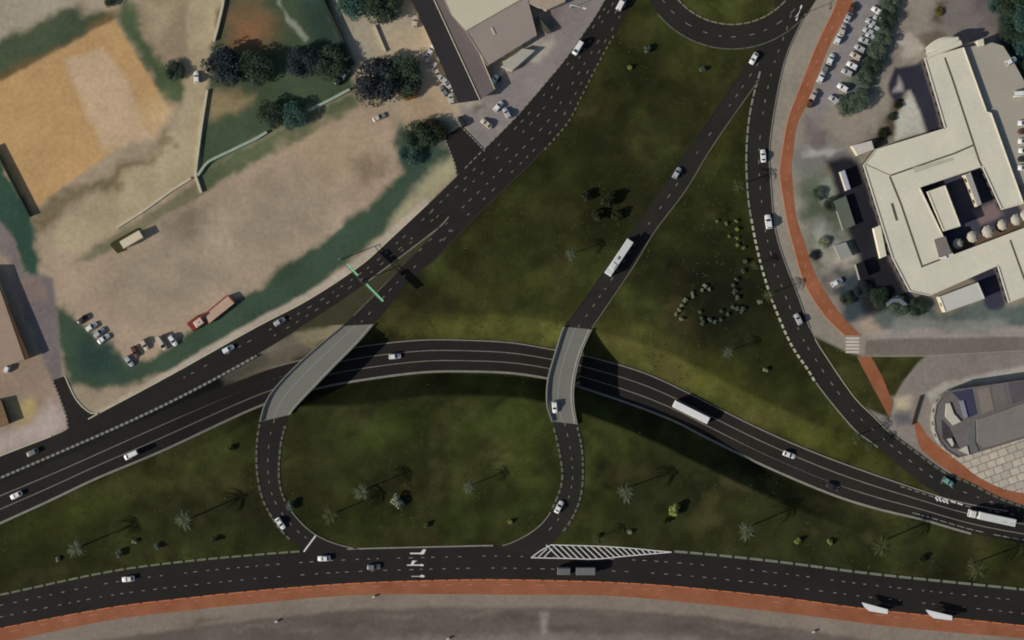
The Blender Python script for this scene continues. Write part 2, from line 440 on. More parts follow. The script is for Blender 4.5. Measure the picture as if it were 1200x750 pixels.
def blob(px, py, rx, ry, rgb, s=.8, rot=0):
    """a patch of differently coloured turf"""
    global C
    x, y = W(px, py); dx = X - x + wx * 6; dy = Y - y + wy * 6
    c, si = math.cos(math.radians(rot)), math.sin(math.radians(rot))
    u = (dx * c + dy * si) / (rx * S); v = (-dx * si + dy * c) / (ry * S)
    w = (np.exp(-(u * u + v * v)) * s)[..., None]
    if max(rgb) < 95: rgb = (rgb[0] * .93, rgb[1] * .94, rgb[2] * .86)
    C[:] = C * (1 - w) + L3(rgb) * w
def zone(poly, rgb, feather=1.0, warp=2.0, zid=0, grain=0.0, smooth=False, mottle=.12, seed=5):
    p = np.array(WP(poly)) if not smooth else catmull(np.array(WP(poly + [poly[0]])), 5)[:-1]
    zone_m(p, rgb, feather, warp, zid, grain, mottle, seed)
def zone_m(p, rgb, feather=1.0, warp=2.0, zid=0, grain=0.0, mottle=.12, seed=5):
    x0, y0 = p.min(0) - 8; x1, y1 = p.max(0) + 8
    i0, i1 = np.searchsorted(gx, [x0, x1]); j0, j1 = np.searchsorted(gy, [y0, y1])
    if i1 <= i0 or j1 <= j0: return
    sl = (slice(j0, j1), slice(i0, i1))
    d = sdf(p, X[sl] + wx[sl] * warp * 2, Y[sl] + wy[sl] * warp * 2)
    w = sstep(.5 - d / (2 * feather))
    n = fbm(X[sl], Y[sl], 14, seed, 4) * 2 - 1
    col = L3(rgb)[None, None] * (1 + mottle * 2.2 * n[..., None])
    C[sl] = C[sl] * (1 - w[..., None]) + col * w[..., None]
    G[sl] = G[sl] * (1 - w) + grain * w
    ZN[sl] = np.where(w > .5, zid, ZN[sl])

# turf patches in the interchange
for a in [(740,170,120,90,(37,38,21),.75,30),(860,300,60,110,(36,38,20),.6,0),(900,620,140,30,(38,40,21),.55,0),(760,590,100,40,(38,41,22),.5,0),(600,290,60,40,(50,52,26),.4,0)]:
    blob(*a)
for a in [(560,384,150,14,(82,79,40),.75,-2),(430,368,40,14,(70,70,36),.6,30),(830,440,110,22,(74,74,34),.8,-26),(960,515,90,18,(76,78,34),.8,-24),
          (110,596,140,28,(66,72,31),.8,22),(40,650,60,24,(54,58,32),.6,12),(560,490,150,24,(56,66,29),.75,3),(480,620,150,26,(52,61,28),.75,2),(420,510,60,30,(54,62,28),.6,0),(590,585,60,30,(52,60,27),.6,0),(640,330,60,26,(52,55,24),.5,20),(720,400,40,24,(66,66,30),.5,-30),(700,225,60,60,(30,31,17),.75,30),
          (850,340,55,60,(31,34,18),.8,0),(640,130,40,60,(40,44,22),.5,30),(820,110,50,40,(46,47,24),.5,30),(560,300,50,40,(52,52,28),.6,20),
          (780,620,120,20,(46,50,26),.6,-4),(1010,640,100,24,(42,47,26),.6,-8),(560,350,60,18,(56,56,29),.6,10),(210,600,60,30,(44,46,28),.5,10),
          (820,70,40,24,(58,60,28),.5,0),(850,150,14,50,(60,56,26),.5,-20),(910,460,50,40,(54,60,27),.5,-40),(800,550,80,24,(48,52,27),.5,-25),
          (1000,500,60,20,(66,70,32),.6,-38),(640,430,30,10,(70,66,34),.5,0),(600,250,60,30,(58,60,29),.5,30)]:
    blob(*a)
# soft dark-soil and worn patches scattered through the turf, and painted tree shadows
rr = random.Random(21)
for k in range(150):
    px, py = rr.uniform(300, 1150), rr.uniform(40, 690)
    dk = rr.random() < .55
    blob(px, py, rr.uniform(5, 26), rr.uniform(3, 11), (29, 29, 16) if dk else rr.choice([(64, 62, 34), (58, 66, 32), (66, 58, 36)]), rr.uniform(.3, .75), rr.uniform(0, 60))

for a in [(492,542,80,13,(32,34,17),.6,12),(508,574,40,12,(33,35,18),.6,16),(130,612,52,15,(33,35,19),.6,24),(205,590,46,15,(34,35,19),.6,22),  # soft tree shadows painted into the turf colour
          (375,556,40,10,(34,37,19),.5,14),(636,545,24,8,(34,37,19),.5,6),(760,610,40,8,(33,36,18),.5,12),(840,575,80,16,(32,33,17),.55,-14),
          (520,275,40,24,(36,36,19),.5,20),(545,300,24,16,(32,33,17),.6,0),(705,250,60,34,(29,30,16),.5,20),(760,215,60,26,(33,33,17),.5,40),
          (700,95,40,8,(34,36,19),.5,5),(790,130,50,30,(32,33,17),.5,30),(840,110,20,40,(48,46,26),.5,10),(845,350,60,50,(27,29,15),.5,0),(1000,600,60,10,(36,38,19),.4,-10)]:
    blob(*a)
b4 = fbm(X, Y, 16, 131, 4); w4 = sstep((b4 - .5) / .2)[..., None]
C = C * (1 - .45 * w4) + L3((34, 33, 18)) * .45 * w4
b5 = fbm(X, Y, 12, 171, 4); w5 = sstep((b5 - .56) / .2)[..., None]
C = C * (1 - .4 * w5) + L3((68, 62, 36)) * .4 * w5
C = C * (1 - .25 * w3) + gC * .25 * w3
C = C * (.86 + .28 * sstep((fbm(X, Y, 4.5, 211, 3) - .3) / .4))[..., None]
C = C * (.8 + .4 * sstep((fbm(X, Y, 26, 241, 4) - .3) / .4))[..., None]
# --- upper left yards
nw = [tuple(p) for p in resample(A_NW, 40)] + [tuple(p) for p in resample(T_W, 50)[8:]]
zone_m(np.array(nw + [(W(745,-120)[0], W(0,-120)[1]), W(-120,-120), W(-120,580)]), (146,130,108), .5, 0, 2, .2)
zone([(-80,-80),(91,-80),(91,0),(88,8),(0,48),(-80,88)], (150,140,120), 1.2, 1.5, 3, 0, mottle=.06)
zone([(93,-60),(123,-60),(124,8),(101,19)], (150,138,118), 1.5, 2, 3)
zone([(-80,88),(0,48),(88,7),(98,20),(118,14),(134,22),(0,97),(-80,140)], (68,78,58), 2, 2, 0, .6)
zone([(-10,92),(80,52),(130,18),(136,24),(0,98)], (104,82,50), 3, 3, 0, .4)
zone([(137,15),(152,3),(164,15),(174,50),(190,75),(216,86),(211,122),(192,125),(162,66),(142,33)], (72,84,58), 2.5, 3, 0, .6)
zone([(158,-40),(226,-40),(222,60),(214,78),(190,72),(172,44)], (138,122,98), 3, 3, 2)
zone([(176,4),(204,6),(206,40),(184,52)], (152,136,110), 3, 3, 2)
zone([(222,-40),(266,-40),(251,48),(243,106),(229,205),(223,210),(137,268),(95,300),(60,300),(48,285),(100,232),(180,180),(208,150),(216,95)], (158,143,114), 1.5, 2, 2)
zone([(266,-40),(378,-40),(376,0),(414,76),(412,105),(361,129),(300,165),(232,205),(243,106),(252,45)], (62,74,54), 1.5, 1.5, 0, .5)
zone([(240,110),(300,108),(286,122),(262,138),(240,142)], (128,112,82), 2.5, 3, 0, .3)
zone([(335,-40),(374,-40),(404,60),(402,80),(368,52)], (48,64,54), 3, 3, 0, .5)
zone([(272,14),(300,8),(318,26),(316,52),(296,58),(272,52)], (118,84,58), 8, 4, 0, .3)
zone([(374,-40),(484,-40),(482,0),(540,120),(545,165),(532,182),(475,150),(455,125),(417,80)], (150,140,120), 1.2, 1, 3, mottle=.06)
zone([(440,40),(500,40),(528,110),(500,130),(452,66)], (166,148,122), 5, 3, 3, mottle=.06)
zone([(460,80),(520,90),(535,125),(505,160),(470,150)], (160,138,112), 5, 3, 2)
zone([(318,-40),(328,-40),(327,4),(346,26),(362,46),(356,48),(338,28)], (128,132,116), .7, 1, 2)
zone([(232,205),(300,166),(361,132),(410,110),(420,125),(396,144),(366,157),(300,192),(238,226)], (82,90,64), 1.5, 2, 0, .5)
field = [(50,285),(89,300),(109,304),(193,246),(236,226),(300,194),(366,158),(396,145),(422,130),(452,127),(462,152),(466,180),(470,200),(460,220),(442,238),(401,269),(350,308),(300,342),(276,356),(240,380),(210,402),(180,416),(150,424),(120,404),(86,368),(62,345),(48,330)]
zone(field, (154,135,114), 1.6, 2, 2, 0)
zone([(150,290),(260,240),(360,200),(420,200),(400,250),(300,320),(220,370),(160,370),(120,330)], (146,131,111), 9, 8, 2)
zone([(330,170),(420,140),(452,150),(440,200),(380,215)], (158,138,112), 8, 6, 2)
zone([(412,192),(450,184),(452,200),(428,212)], (124,108,88), 4, 4, 2)
zone([(180,262),(236,240),(250,258),(200,292)], (126,112,94), 6, 5, 2)
zone([(-60,97),(0,96),(134,23),(198,127),(36,249),(0,188),(-60,188)], (172,138,94), .8, .6, 1, 0, mottle=.03)
zone([(76,71),(119,56),(150,92),(177,162),(122,177),(106,142),(86,99)], (180,154,124), 1.6, 1, 1, mottle=.03)
zone([(160,124),(190,112),(200,128),(186,150),(176,160)], (176,148,108), 3, 2, 1)
zone([(36,251),(111,213),(162,185),(192,178),(186,166),(198,150),(200,166),(139,213),(101,231),(40,271)], (108,96,70), 2.5, 4, 2, .3)
zone([(230,213),(238,226),(109,304),(89,307),(142,269)], (112,106,82), 1, 1.5, 2)
zone([(-60,150),(0,186),(36,253),(43,281),(48,324),(25,324),(15,281),(0,263),(-60,240)], (48,70,58), 1.5, 2, 0, .5)
green_b = [(61,370),(84,452),(112,458),(152,451),(200,436),(300,381),(361,348),(400,316),(450,274),(500,229),(526,192),(528,176),(470,150),(462,152),(472,198),(460,216),(438,236),(398,266),(300,338),(274,352),(238,378),(208,401),(180,416),(148,426),(122,407),(86,369),(58,352)]
zone(green_b, (58,74,58), 1.6, 2.2, 0, .6)
zone([(98,400),(124,408),(142,436),(126,448),(96,440),(92,420)], (44,62,56), 4, 4, 0, .6)
zone([(470,150),(525,150),(528,180),(500,215),(474,200)], (58,72,60), 4, 3, 0, .6)
zone([(500,205),(530,182),(534,204),(500,234),(455,272),(438,285)], (150,142,112), 2.5, 2, 3, .1)
zone([(-60,240),(0,260),(14,272),(25,324),(60,325),(72,440),(64,452),(50,425),(20,340),(5,300),(-60,290)], (114,104,100), 1.2, 1, 3, mottle=.06)
zone([(8,300),(20,330),(50,424),(66,450),(73,440),(62,326),(26,322),(14,285)], (108,99,96), 1, 1, 3, mottle=.06)
zone([(12,328),(48,325),(56,352),(24,356)], (122,106,98), .8, 1, 3, mottle=.05)
zone([(-60,290),(5,302),(48,420),(64,450),(72,470),(78,500),(0,532),(-60,560)], (138,120,102), 2, 2, 2)
zone([(-60,545),(0,508),(40,492),(62,468),(76,484),(79,503),(0,534),(-60,560)], (162,148,140), 3, 2, 3, mottle=.05)
zone([(10,474),(40,466),(46,484),(20,496)], (162,142,98), 2.5, 3, 2)
cA = cut(A_NW, .3, 1); eA = np.gradient(cA, axis=0); eA /= np.linalg.norm(eA, axis=1)[:, None]; nA = np.c_[-eA[:, 1], eA[:, 0]]
wA = (1.0 + 1.6 * sstep(np.linspace(0, 1, len(cA)) * 2.2))[:, None]
zone_m(np.r_[cA + nA * .1, (cA + nA * wA)[::-1]], (164, 151, 134), .8, .4, 3, 0, .1)
# pavement right of the side street
tw = [tuple(p) for p in resample(T_W, 60)[19:]]
zone_m(np.array([W(566,176), W(548,148), W(538,124), W(579,107), W(600,62), W(600,-70)] + tw[::-1]), (126,117,112), .7, .8, 3, 0, .07)
zone([(584,70),(626,44),(640,56),(600,88)], (150,142,128), 2.5, 3, 3)
zone([(626,30),(650,4),(664,10),(650,40)], (110,98,96), 3, 3, 3)
# wedge of asphalt and paving between avenue and the sunk road
zone_m(np.r_[resample(cut(A_SE, 0, .56), 40), resample(cut(UN, 0, .276), 40)[::-1]], (34,34,31), .5, 0, 4, 0, .1)
zone([(256,424),(300,402),(343,392),(404,378),(372,404),(330,432),(296,441),(262,450)], (110,103,87), 2.0, 1.2, 4, 0)
zone([(343,393),(404,379),(384,398),(366,410)], (128,118,92), 1.0, 1, 4, 0)
# --- right-hand yards
rde = [tuple(p) for p in resample(cut(RDE, 0, .56), 60)]
zone_m(np.array(rde + WP([(955,394),(991,412),(1009,417),(1085,417),(1200,411),(1290,411),(1290,-90),(975,-90)])), (133,124,110), .5, 0, 3, 0, .07)
zone([(1035,-40),(1055,-40),(1048,30),(1034,84),(1010,116),(990,124),(1000,86)], (74,82,76), 3.5, 3, 0, .4)
zone([(1000,-40),(1035,-40),(1018,20),(990,80),(972,130),(952,150),(956,120),(975,80)], (126,120,118), 3, 2, 3)
zone([(1052,0),(1075,20),(1068,66),(1040,80),(1036,40)], (124,114,102), 4, 3, 3)
zone([(1110,-40),(1166,-40),(1160,46),(1124,54),(1108,44),(1090,30)], (112,104,98), 4, 4, 3)
zone([(1140,-40),(1166,-40),(1164,30),(1150,34)], (96,88,86), 4, 4, 3)
zone([(938,196),(968,194),(990,270),(1000,300),(960,314),(944,270)], (96,102,88), 3, 3, 0, .3)
zone([(940,214),(986,226),(994,272),(962,262),(946,250)], (78,84,70), 4, 4, 0, .4)
zone([(948,262),(975,262),(986,300),(950,312)], (124,122,110), 4, 4, 3)
zone([(944,150),(990,170),(1006,180),(968,196),(934,200)], (106,104,100), 3, 3, 3)
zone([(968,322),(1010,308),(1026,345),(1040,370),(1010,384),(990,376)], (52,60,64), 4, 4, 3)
zone([(1046,342),(1085,350),(1098,350),(1104,366),(1151,352),(1178,360),(1204,350),(1290,330),(1290,382),(1030,388),(1020,372)], (84,92,86), 2, 2, 0, .4)
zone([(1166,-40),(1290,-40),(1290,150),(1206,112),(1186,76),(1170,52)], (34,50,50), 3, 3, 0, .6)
zone([(1012,386),(1290,378),(1290,396),(1020,400)], (142,132,124), 1, 1, 3, mottle=.05)
zone([(1014,398),(1290,392),(1290,410),(1086,416),(1014,416)], (109,100,91), .5, .4, 3, mottle=.05)
zone([(944,172),(972,166),(990,172),(972,182),(948,188)], (150,146,140), 1.5, 3, 3)
zone([(966,196),(1000,186),(1004,190),(970,204)], (120,112,84), 1.2, 2, 3)
zone([(958,205),(985,214),(992,236),(976,240),(960,228)], (124,126,112), 2, 3, 0, .2)
zone([(952,272),(966,268),(970,300),(960,304)], (140,140,128), 1.5, 3, 3)
zone([(978,282),(992,284),(1000,304),(986,302)], (134,136,128), 1.5, 3, 3)
zone([(962,300),(1008,296),(1012,306),(966,318)], (150,142,128), 2, 3, 3)
zone([(948,292),(960,298),(966,310),(954,306)], (76,52,46), 1.5, 2, 0)
zone([(968,330),(984,326),(990,332),(974,336)], (132,122,114), 1.2, 2, 3)
zone([(1012,312),(1020,312),(1030,352),(1022,350)], (104,112,124), 1.5, 2, 3)
zone([(1000,378),(1022,368),(1036,386),(1010,392)], (148,132,116), 2, 2, 3)
zone([(1052,376),(1110,372),(1180,378),(1180,386),(1050,390)], (120,120,112), 2, 3, 3)
zone([(1022,166),(1052,114),(1062,120),(1046,160),(1028,174)], (72,60,48), 2.5, 3, 0)
zone([(1050,46),(1070,36),(1082,44),(1078,58),(1060,66)], (158,148,134), 1.5, 3, 3)
zone([(1078,40),(1096,34),(1110,46),(1086,56)], (100,88,78), 1.5, 2, 3)
zone([(1096,2),(1108,2),(1104,24),(1098,26)], (78,70,52), 1.5, 2, 3)
zone([(948,140),(970,152),(962,172),(944,168)], (110,98,94), 3, 3, 3)
# cast shade of the cream building painted into the ground colour
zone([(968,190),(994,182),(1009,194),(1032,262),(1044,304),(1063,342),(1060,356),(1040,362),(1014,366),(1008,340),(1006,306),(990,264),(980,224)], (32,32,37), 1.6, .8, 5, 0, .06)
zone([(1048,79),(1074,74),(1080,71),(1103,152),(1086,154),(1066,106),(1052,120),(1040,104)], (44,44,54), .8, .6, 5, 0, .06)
zone([(1066,106),(1086,154),(1050,164),(1050,140)], (166,164,150), 1, .8, 3, 0)
zone([(1054,88),(1058,106),(1046,108)], (150,142,138), 1, 1, 3, 0)
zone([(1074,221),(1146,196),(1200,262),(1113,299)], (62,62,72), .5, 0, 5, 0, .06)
zone([(1140,246),(1166,238),(1176,252),(1150,262)], (120,104,100), 1, 1, 3)
zone([(1110,300),(1108,288),(1200,254),(1290,225),(1290,240),(1200,268)], (96,80,64), 1, 1, 3)
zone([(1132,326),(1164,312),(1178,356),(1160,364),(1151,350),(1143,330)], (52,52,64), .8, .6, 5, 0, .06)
# --- lower right
rde2 = [tuple(p) for p in resample(cut(RDE, .655, 1), 50)]
zone_m(np.array(WP([(1290,411),(1200,411),(1085,417),(1075,426),(1057,449),(1048,466),(1043,490)]) + rde2), (122,113,105), .5, 0, 3, 0, .07)
zone([(1046,468),(1066,466),(1070,486),(1050,484)], (170,156,130), 2, 2, 3)
zone([(1104,448),(1200,430),(1290,420),(1290,436),(1200,443),(1110,456),(1090,470),(1084,462)], (152,146,136), 1, 1, 3)
zone([(1052,484),(1070,480),(1072,496),(1052,500)], (84,82,86), 2.5, 2, 3)
# --- bottom
bs = [tuple(p) for p in resample(BS, 80)]
zone_m(np.array(bs + WP([(1290,900),(-120,900)])), (122,110,98), .5, 0, 3, 0, .05)
zone([(-80,775),(100,752),(203,738),(300,726),(401,716),(500,712),(600,712),(689,712),(800,720),(900,732),(1027,751),(1290,785),(1290,900),(-80,900)], (92,84,76), 1.0, .8, 3, 0, mottle=.08)
zone([(430,752),(520,744),(640,742),(760,744),(860,752),(860,800),(430,800)], (114,104,96), 2, 2, 3, 0, mottle=.05)
zone([(632,718),(640,718),(643,742),(636,744)], (128,119,112), 1.2, 1, 3)
for (a, b, r) in [(340,732,20),(520,728,26),(690,728,24),(760,730,18),(930,744,20),(250,745,18)]:
    blob(a, b, r, r * .4, (108, 99, 91), .4)
for (a, b, ang, l) in [(300,735,2,60),(360,742,1,50),(470,722,2,40),(560,716,0,60),(720,716,-4,50),(860,738,-8,60),(1000,742,-8,40)]:
    blob(a, b, l * .5, 3, (118, 108, 98), .5, ang)
for (a, b, ang, l) in [(240,728,8,60),(420,734,3,70),(610,724,0,60),(660,736,0,40),(800,734,-6,60),(900,746,-8,50)]:
    blob(a, b, l * .5, 4, (80, 72, 66), .6, ang)
for (a, b, r1, r2) in [(598,66,12,5),(612,60,10,5),(588,82,8,4),(640,50,6,6),(577,92,6,4),(630,62,10,4),(556,120,10,4)]:
    blob(a, b, r1, r2, (166, 158, 142), .7, 35)
for (a, b, r1, r2) in [(604,82,10,3),(620,72,9,3),(560,128,8,4),(650,28,8,5),(632,24,5,8)]:
    blob(a, b, r1, r2, (84, 76, 70), .6, 35)
# bare pier ground under the bridges
C = np.clip(C, .006, .8)

verts = np.c_[X.ravel(), Y.ravel(), H.ravel()]
ii = np.arange(nx * ny).reshape(ny, nx)
quads = np.stack([ii[:-1, :-1], ii[:-1, 1:], ii[1:, 1:], ii[1:, :-1]], -1).reshape(-1, 4)
fz = ZN[:-1, :-1].ravel()
colr = np.c_[C.reshape(-1, 3), np.ones(nx * ny)].astype(np.float32)
def ground_piece(name, sel, ring=False):
    q = quads[sel]; used, inv = np.unique(q.ravel(), return_inverse=True)
    v = verts[used]; qi = inv.reshape(-1, 4); c = colr[used]; g = G.ravel()[used]
    if ring:                                        # the same sheet carries on to the horizon
        n0 = len(v); x0, x1, y0, y1 = gx[0], gx[-1], gy[0], gy[-1]; B = 4000
        xs = [-B, x0, x1, B]; ys = [-B, y0, y1, B]
        ext = np.array([(a, b, -.3 if (a in (x0, x1) and b in (y0, y1)) else -.3) for b in ys for a in xs])
        e = [(r * 4 + k + n0, r * 4 + k + 1 + n0, (r + 1) * 4 + k + 1 + n0, (r + 1) * 4 + k + n0) for r in range(3) for k in range(3) if not (r == 1 and k == 1)]
        v = np.r_[v, ext]; qi = np.r_[qi, np.array(e)]
        c = np.r_[c, np.tile(np.array([[*L3((88, 84, 62)), 1]]), (16, 1))]; g = np.r_[g, np.ones(16)]
    me = bpy.data.meshes.new(name)
    me.vertices.add(len(v)); me.vertices.foreach_set('co', v.astype(np.float32).ravel())
    me.loops.add(len(qi) * 4); me.loops.foreach_set('vertex_index', qi.astype(np.int32).ravel())
    me.polygons.add(len(qi)); me.polygons.foreach_set('loop_start', np.arange(0, len(qi) * 4, 4, dtype=np.int32))
    me.polygons.foreach_set('loop_total', np.full(len(qi), 4, dtype=np.int32))
    me.polygons.foreach_set('use_smooth', np.ones(len(qi), bool))
    me.update(calc_edges=True)
    a = me.attributes.new('cover', 'FLOAT_COLOR', 'POINT'); a.data.foreach_set('color', c.astype(np.float32).ravel())
    a = me.attributes.new('rough_cover', 'FLOAT', 'POINT'); a.data.foreach_set('value', g.astype(np.float32).ravel())
    me.materials.append(M['ground'])
    o = bpy.data.objects.new(name, me); COL.objects.link(o)
    return structure(o)
ground_piece('ground', fz == 0, True)
for zid, nm in ((1, 'sand_court'), (2, 'dirt_ground'), (3, 'pavement'), (4, 'paved_verge'), (5, 'painted_shade_ground')):  # the last holds the painted building shade
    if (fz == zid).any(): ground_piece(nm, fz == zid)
def ground_z(x, y):
    i = int(np.clip(np.searchsorted(gx, x), 1, nx - 1)); j = int(np.clip(np.searchsorted(gy, y), 1, ny - 1))
    return float(H[j, i])

# ------------------------------------------------------------------ roads
zb = .05
strip('main_avenue', A_NW, A_SE, zb, M['asphalt'])
strip('main_avenue', T_W, T_E, zb + .006, M['asphalt'])
strip('sunken_road', UN, US, zb, M['asphalt'], zf=z_under, n=190)
strip('bottom_road', BN, BS, zb + .018, M['asphalt'])
strip('right_road', RDE, RDW, zb + .012, M['asphalt2'])
# ring road of the roundabout
ccx, ccy = W(858, -55)
def arc(r, a0, a1, n=80): return np.array([(ccx + r * S * math.cos(a), ccy + r * S * math.sin(a)) for a in np.linspace(a0, a1, n)])
RI = arc(84, math.radians(-200), math.radians(20)); RO = arc(112.5, math.radians(-200), math.radians(20))
strip('roundabout_road', RO, RI, zb + .018, M['asphalt2'])
# loop ramps, left as separate sheets either side of each bridge deck
def pair_cut(L, R, yl, yr, lower):
    """keep the part of both edges above/below the given photo rows"""
    def f(c, yy):
        py = 375 - c[:, 1] / S
        return c[(py >= yy) if lower else (py <= yy)]
    return f(L, yl), f(R, yr)
B1t = (382, 380); B1b = (494, 487)
a, b = pair_cut(R1W, R1E, B1t[0], B1t[1], False); strip('loop_ramp', a, b, zb + .024, M['asphalt'])
a, b = pair_cut(R1W, R1E, B1b[0], B1b[1], True); strip('loop_ramp', a, b, zb + .024, M['asphalt'])
B2t = (383, 386); B2b = (494, 497)
a, b = pair_cut(R2W, R2E, B2t[0], B2t[1], False); strip('loop_ramp', a, b, zb + .024, M['asphalt2'])
a, b = pair_cut(R2W, R2E, B2b[0], B2b[1], True); strip('loop_ramp', a, b, zb + .024, M['asphalt2'])
# side streets
for px_, zz in (([(538,208),(534,192),(526,172),(521,160),(540,148),(553,162),(568,179),(578,168),(570,200),(552,218)], zb + .03),
                ([(50,516),(70,508),(79,503),(77,488),(70,468),(61,446),(75,441),(80,452),(87,466),(95,477),(106,485),(118,485),(128,480),(110,500),(80,516)], zb + .03)):
    m_ = MB(); m_.prism(WP(px_), zz - .02, zz); structure(m_.build('side_street', [M['asphalt']]))
kerb_side = [[(62,446),(71,468),(78,488),(80,502)], [(76,440),(81,452),(88,466),(96,476),(107,484),(118,484)], [(568,177),(553,161),(541,149)], [(535,206),(533,192),(525,172),(521,160)]]

# red cycle paths
RPo = curve([(990,-60),(981,0),(958,51),(933,114),(923,142),(915,190),(914,205),(922,256),(930,289),(943,332),(966,369),(990,393)])
RPi = curve([(1010,-60),(999,0),(971,56),(946,121),(934,147),(928,190),(928,205),(933,253),(943,284),(957,324),(984,367),(1009,393)])
strip('red_cycle_path', RPo, RPi, .022, M['red'])
strip('red_cycle_path', curve([(1004,418),(1020,448),(1042,489)]), curve([(1021,418),(1034,442),(1046,472)]), .022, M['red'])
strip('red_cycle_path', curve([(1071,494),(1077,522),(1090,536),(1113,553),(1138,566),(1168,581),(1200,592),(1280,612)]),
      curve([(1076,494),(1088,512),(1102,525),(1130,546),(1145,558),(1170,571),(1200,578),(1280,590)]), .022, M['red'])
RBs = curve([(-80,774),(0,754),(127,727),(215,716),(300,707),(427,697),(600,697),(727,699),(900,716),(1052,735),(1200,748),(1280,756)])
strip('red_cycle_path', BS, RBs, .022, M['red'])
strip('paved_plaza', curve([(1115,537),(1136,553),(1160,566),(1190,577),(1280,588)]), curve([(1116,528),(1150,520),(1180,508),(1230,494),(1280,480)]), .014, M['plaza'], cross=6)
new_z = .026

# ---- markings
def marks(name, jobs, mats):
    mb = MB()
    for (c, wd, z, zf, pat, jit) in jobs: band_mb(mb, c, wd, z, zf, pat, 0, jit)
    return structure(mb.build(name, mats))
dashpat = [(1.1, 0), (2.9, None)]
mk = zb + .034
marks('lane_marking', [(cut(mid(A_NW, A_SE, f), t0, 1), .22, mk, flat, [(1.2, 0), (3.2, None)], .35) for f, t0 in ((.36, .45), (.68, .62))], [M['dash_y']])
marks('lane_marking', [(cut(mid(T_W, T_E, f), t0, 1),   .22, mk, flat, [(1.15, 0), (2.9, None)], .3) for f, t0 in ((.17, .16), (.36, .0), (.62, .05), (.83, .1))], [M['dash_y']])
marks('lane_marking', [(cut(mid(UN, US, .33), .0, 1), .24, zb + .012, z_under, [(40, 0)], 0), (cut(mid(UN, US, .67), .0, 1), .24, zb + .012, z_under, [(40, 0)], 0)], [M['line']])
marks('lane_marking', [(cut(mid(UN, US, .06), .84, 1), .26, zb + .012, z_under, [(1.6, 0), (1.0, None)], .1), (cut(mid(UN, US, .88), .85, 1), .26, zb + .012, z_under, [(2.6, 0), (.7, None)], .1)], [M['dash']])
marks('lane_marking', [(mid(BN, BS, .3), .22, mk, flat, [(1.15, 0), (2.9, None)], .3), (mid(BN, BS, .66), .22, mk, flat, [(1.15, 0), (2.9, None)], .3)], [M['dash']])
marks('lane_marking', [(cut(mid(RDE, RDW, .47), .06, 1), .24, mk, flat, [(1.1, 0), (3.3, None)], .3)], [M['dash']])
a, b = pair_cut(R1W, R1E, B1t[0], B1t[1], False); a2, b2 = pair_cut(R1W, R1E, B1b[0], B1b[1], True)
marks('lane_marking', [(mid(a, b, .5), .2, mk, flat, dashpat, .3), (cut(mid(a2, b2, .5), 0, .85), .2, mk, flat, dashpat, .3)], [M['dash']])
a, b = pair_cut(R2W, R2E, B2t[0], B2t[1], False); a2, b2 = pair_cut(R2W, R2E, B2b[0], B2b[1], True)
marks('lane_marking', [(cut(mid(a, b, .5), .1, 1), .2, mk, flat, dashpat, .3), (cut(mid(a2, b2, .5), 0, .85), .2, mk, flat, dashpat, .3)], [M['dash']])
marks('lane_marking', [(mid(RO, RI, .5), .2, mk, flat, [(1.8, 0), (4.0, None)], .35)], [M['dash']])
# gore lines where the avenue splits
marks('gore_marking', [(curve([(526,254),(515,266),(480,293),(432,329)]), .35, mk + .004, flat, [(40, 0)], 0), (curve([(515,266),(478,305),(442,342)]), .3, mk + .004, flat, [(40, 0)], 0),
                       (curve([(442,342),(414,370)]), .3, mk, flat, [(40, 0)], 0)], [M['line']])
gore = MB(); gore.prism(WP([(514,268),(480,294),(432,330),(373,371),(350,384),(404,380),(414,370),(442,342),(478,306)]), zb + .004, zb + .04, 0, 0)
structure(gore.build('gore_verge', [noise_mat('gore_turf', (56, 54, 36), .2, .3, 2, .95)]))
# hatch by the foot of the second ramp
hm = MB()
tp = [(645,638.5),(700,640),(740,642.5),(765,645),(787,647)]; bt = [(622,653.5),(670,654.5),(700,655),(735,651.5),(787,647)]
band_mb(hm, curve(tp), .3, mk + .004, flat, [(60, 0)]); band_mb(hm, curve(bt), .3, mk + .008, flat, [(60, 0)]); band_mb(hm, curve([(623,653),(634,645),(645,639)]), .3, mk + .012, flat, [(60, 0)])
tc, bc = resample(curve(tp), 200), resample(curve(bt), 200)
def yat(c, x): return np.interp(x, c[:, 0], c[:, 1])
for k in range(20):
    x0 = 640 + k * 7.4; gp = yat(bc, W(x0 + 5, 0)[0]) - yat(tc, W(x0 + 5, 0)[0]); x1 = x0 + 14 * abs(gp) / (13.5 * S)
    X0, X1 = W(x0, 0)[0], W(x1, 0)[0]
    a = (X0, yat(tc, X0)); b = (X1, yat(bc, min(X1, bc[-1, 0])))
    if X1 > bc[-1, 0] - .5: continue
    hm2 = np.array([a, b]); band_mb(hm, np.array([a, b]), .33, mk + .016, flat, [(60, 0)])
for k in (0, 1):
    band_mb(hm, np.array(WP([(631 + k * 7, 652.5), (641 + k * 6, 643)])), .3, mk + .02, flat, [(60, 0)])
structure(hm.build('hatched_marking', [M['white']]))
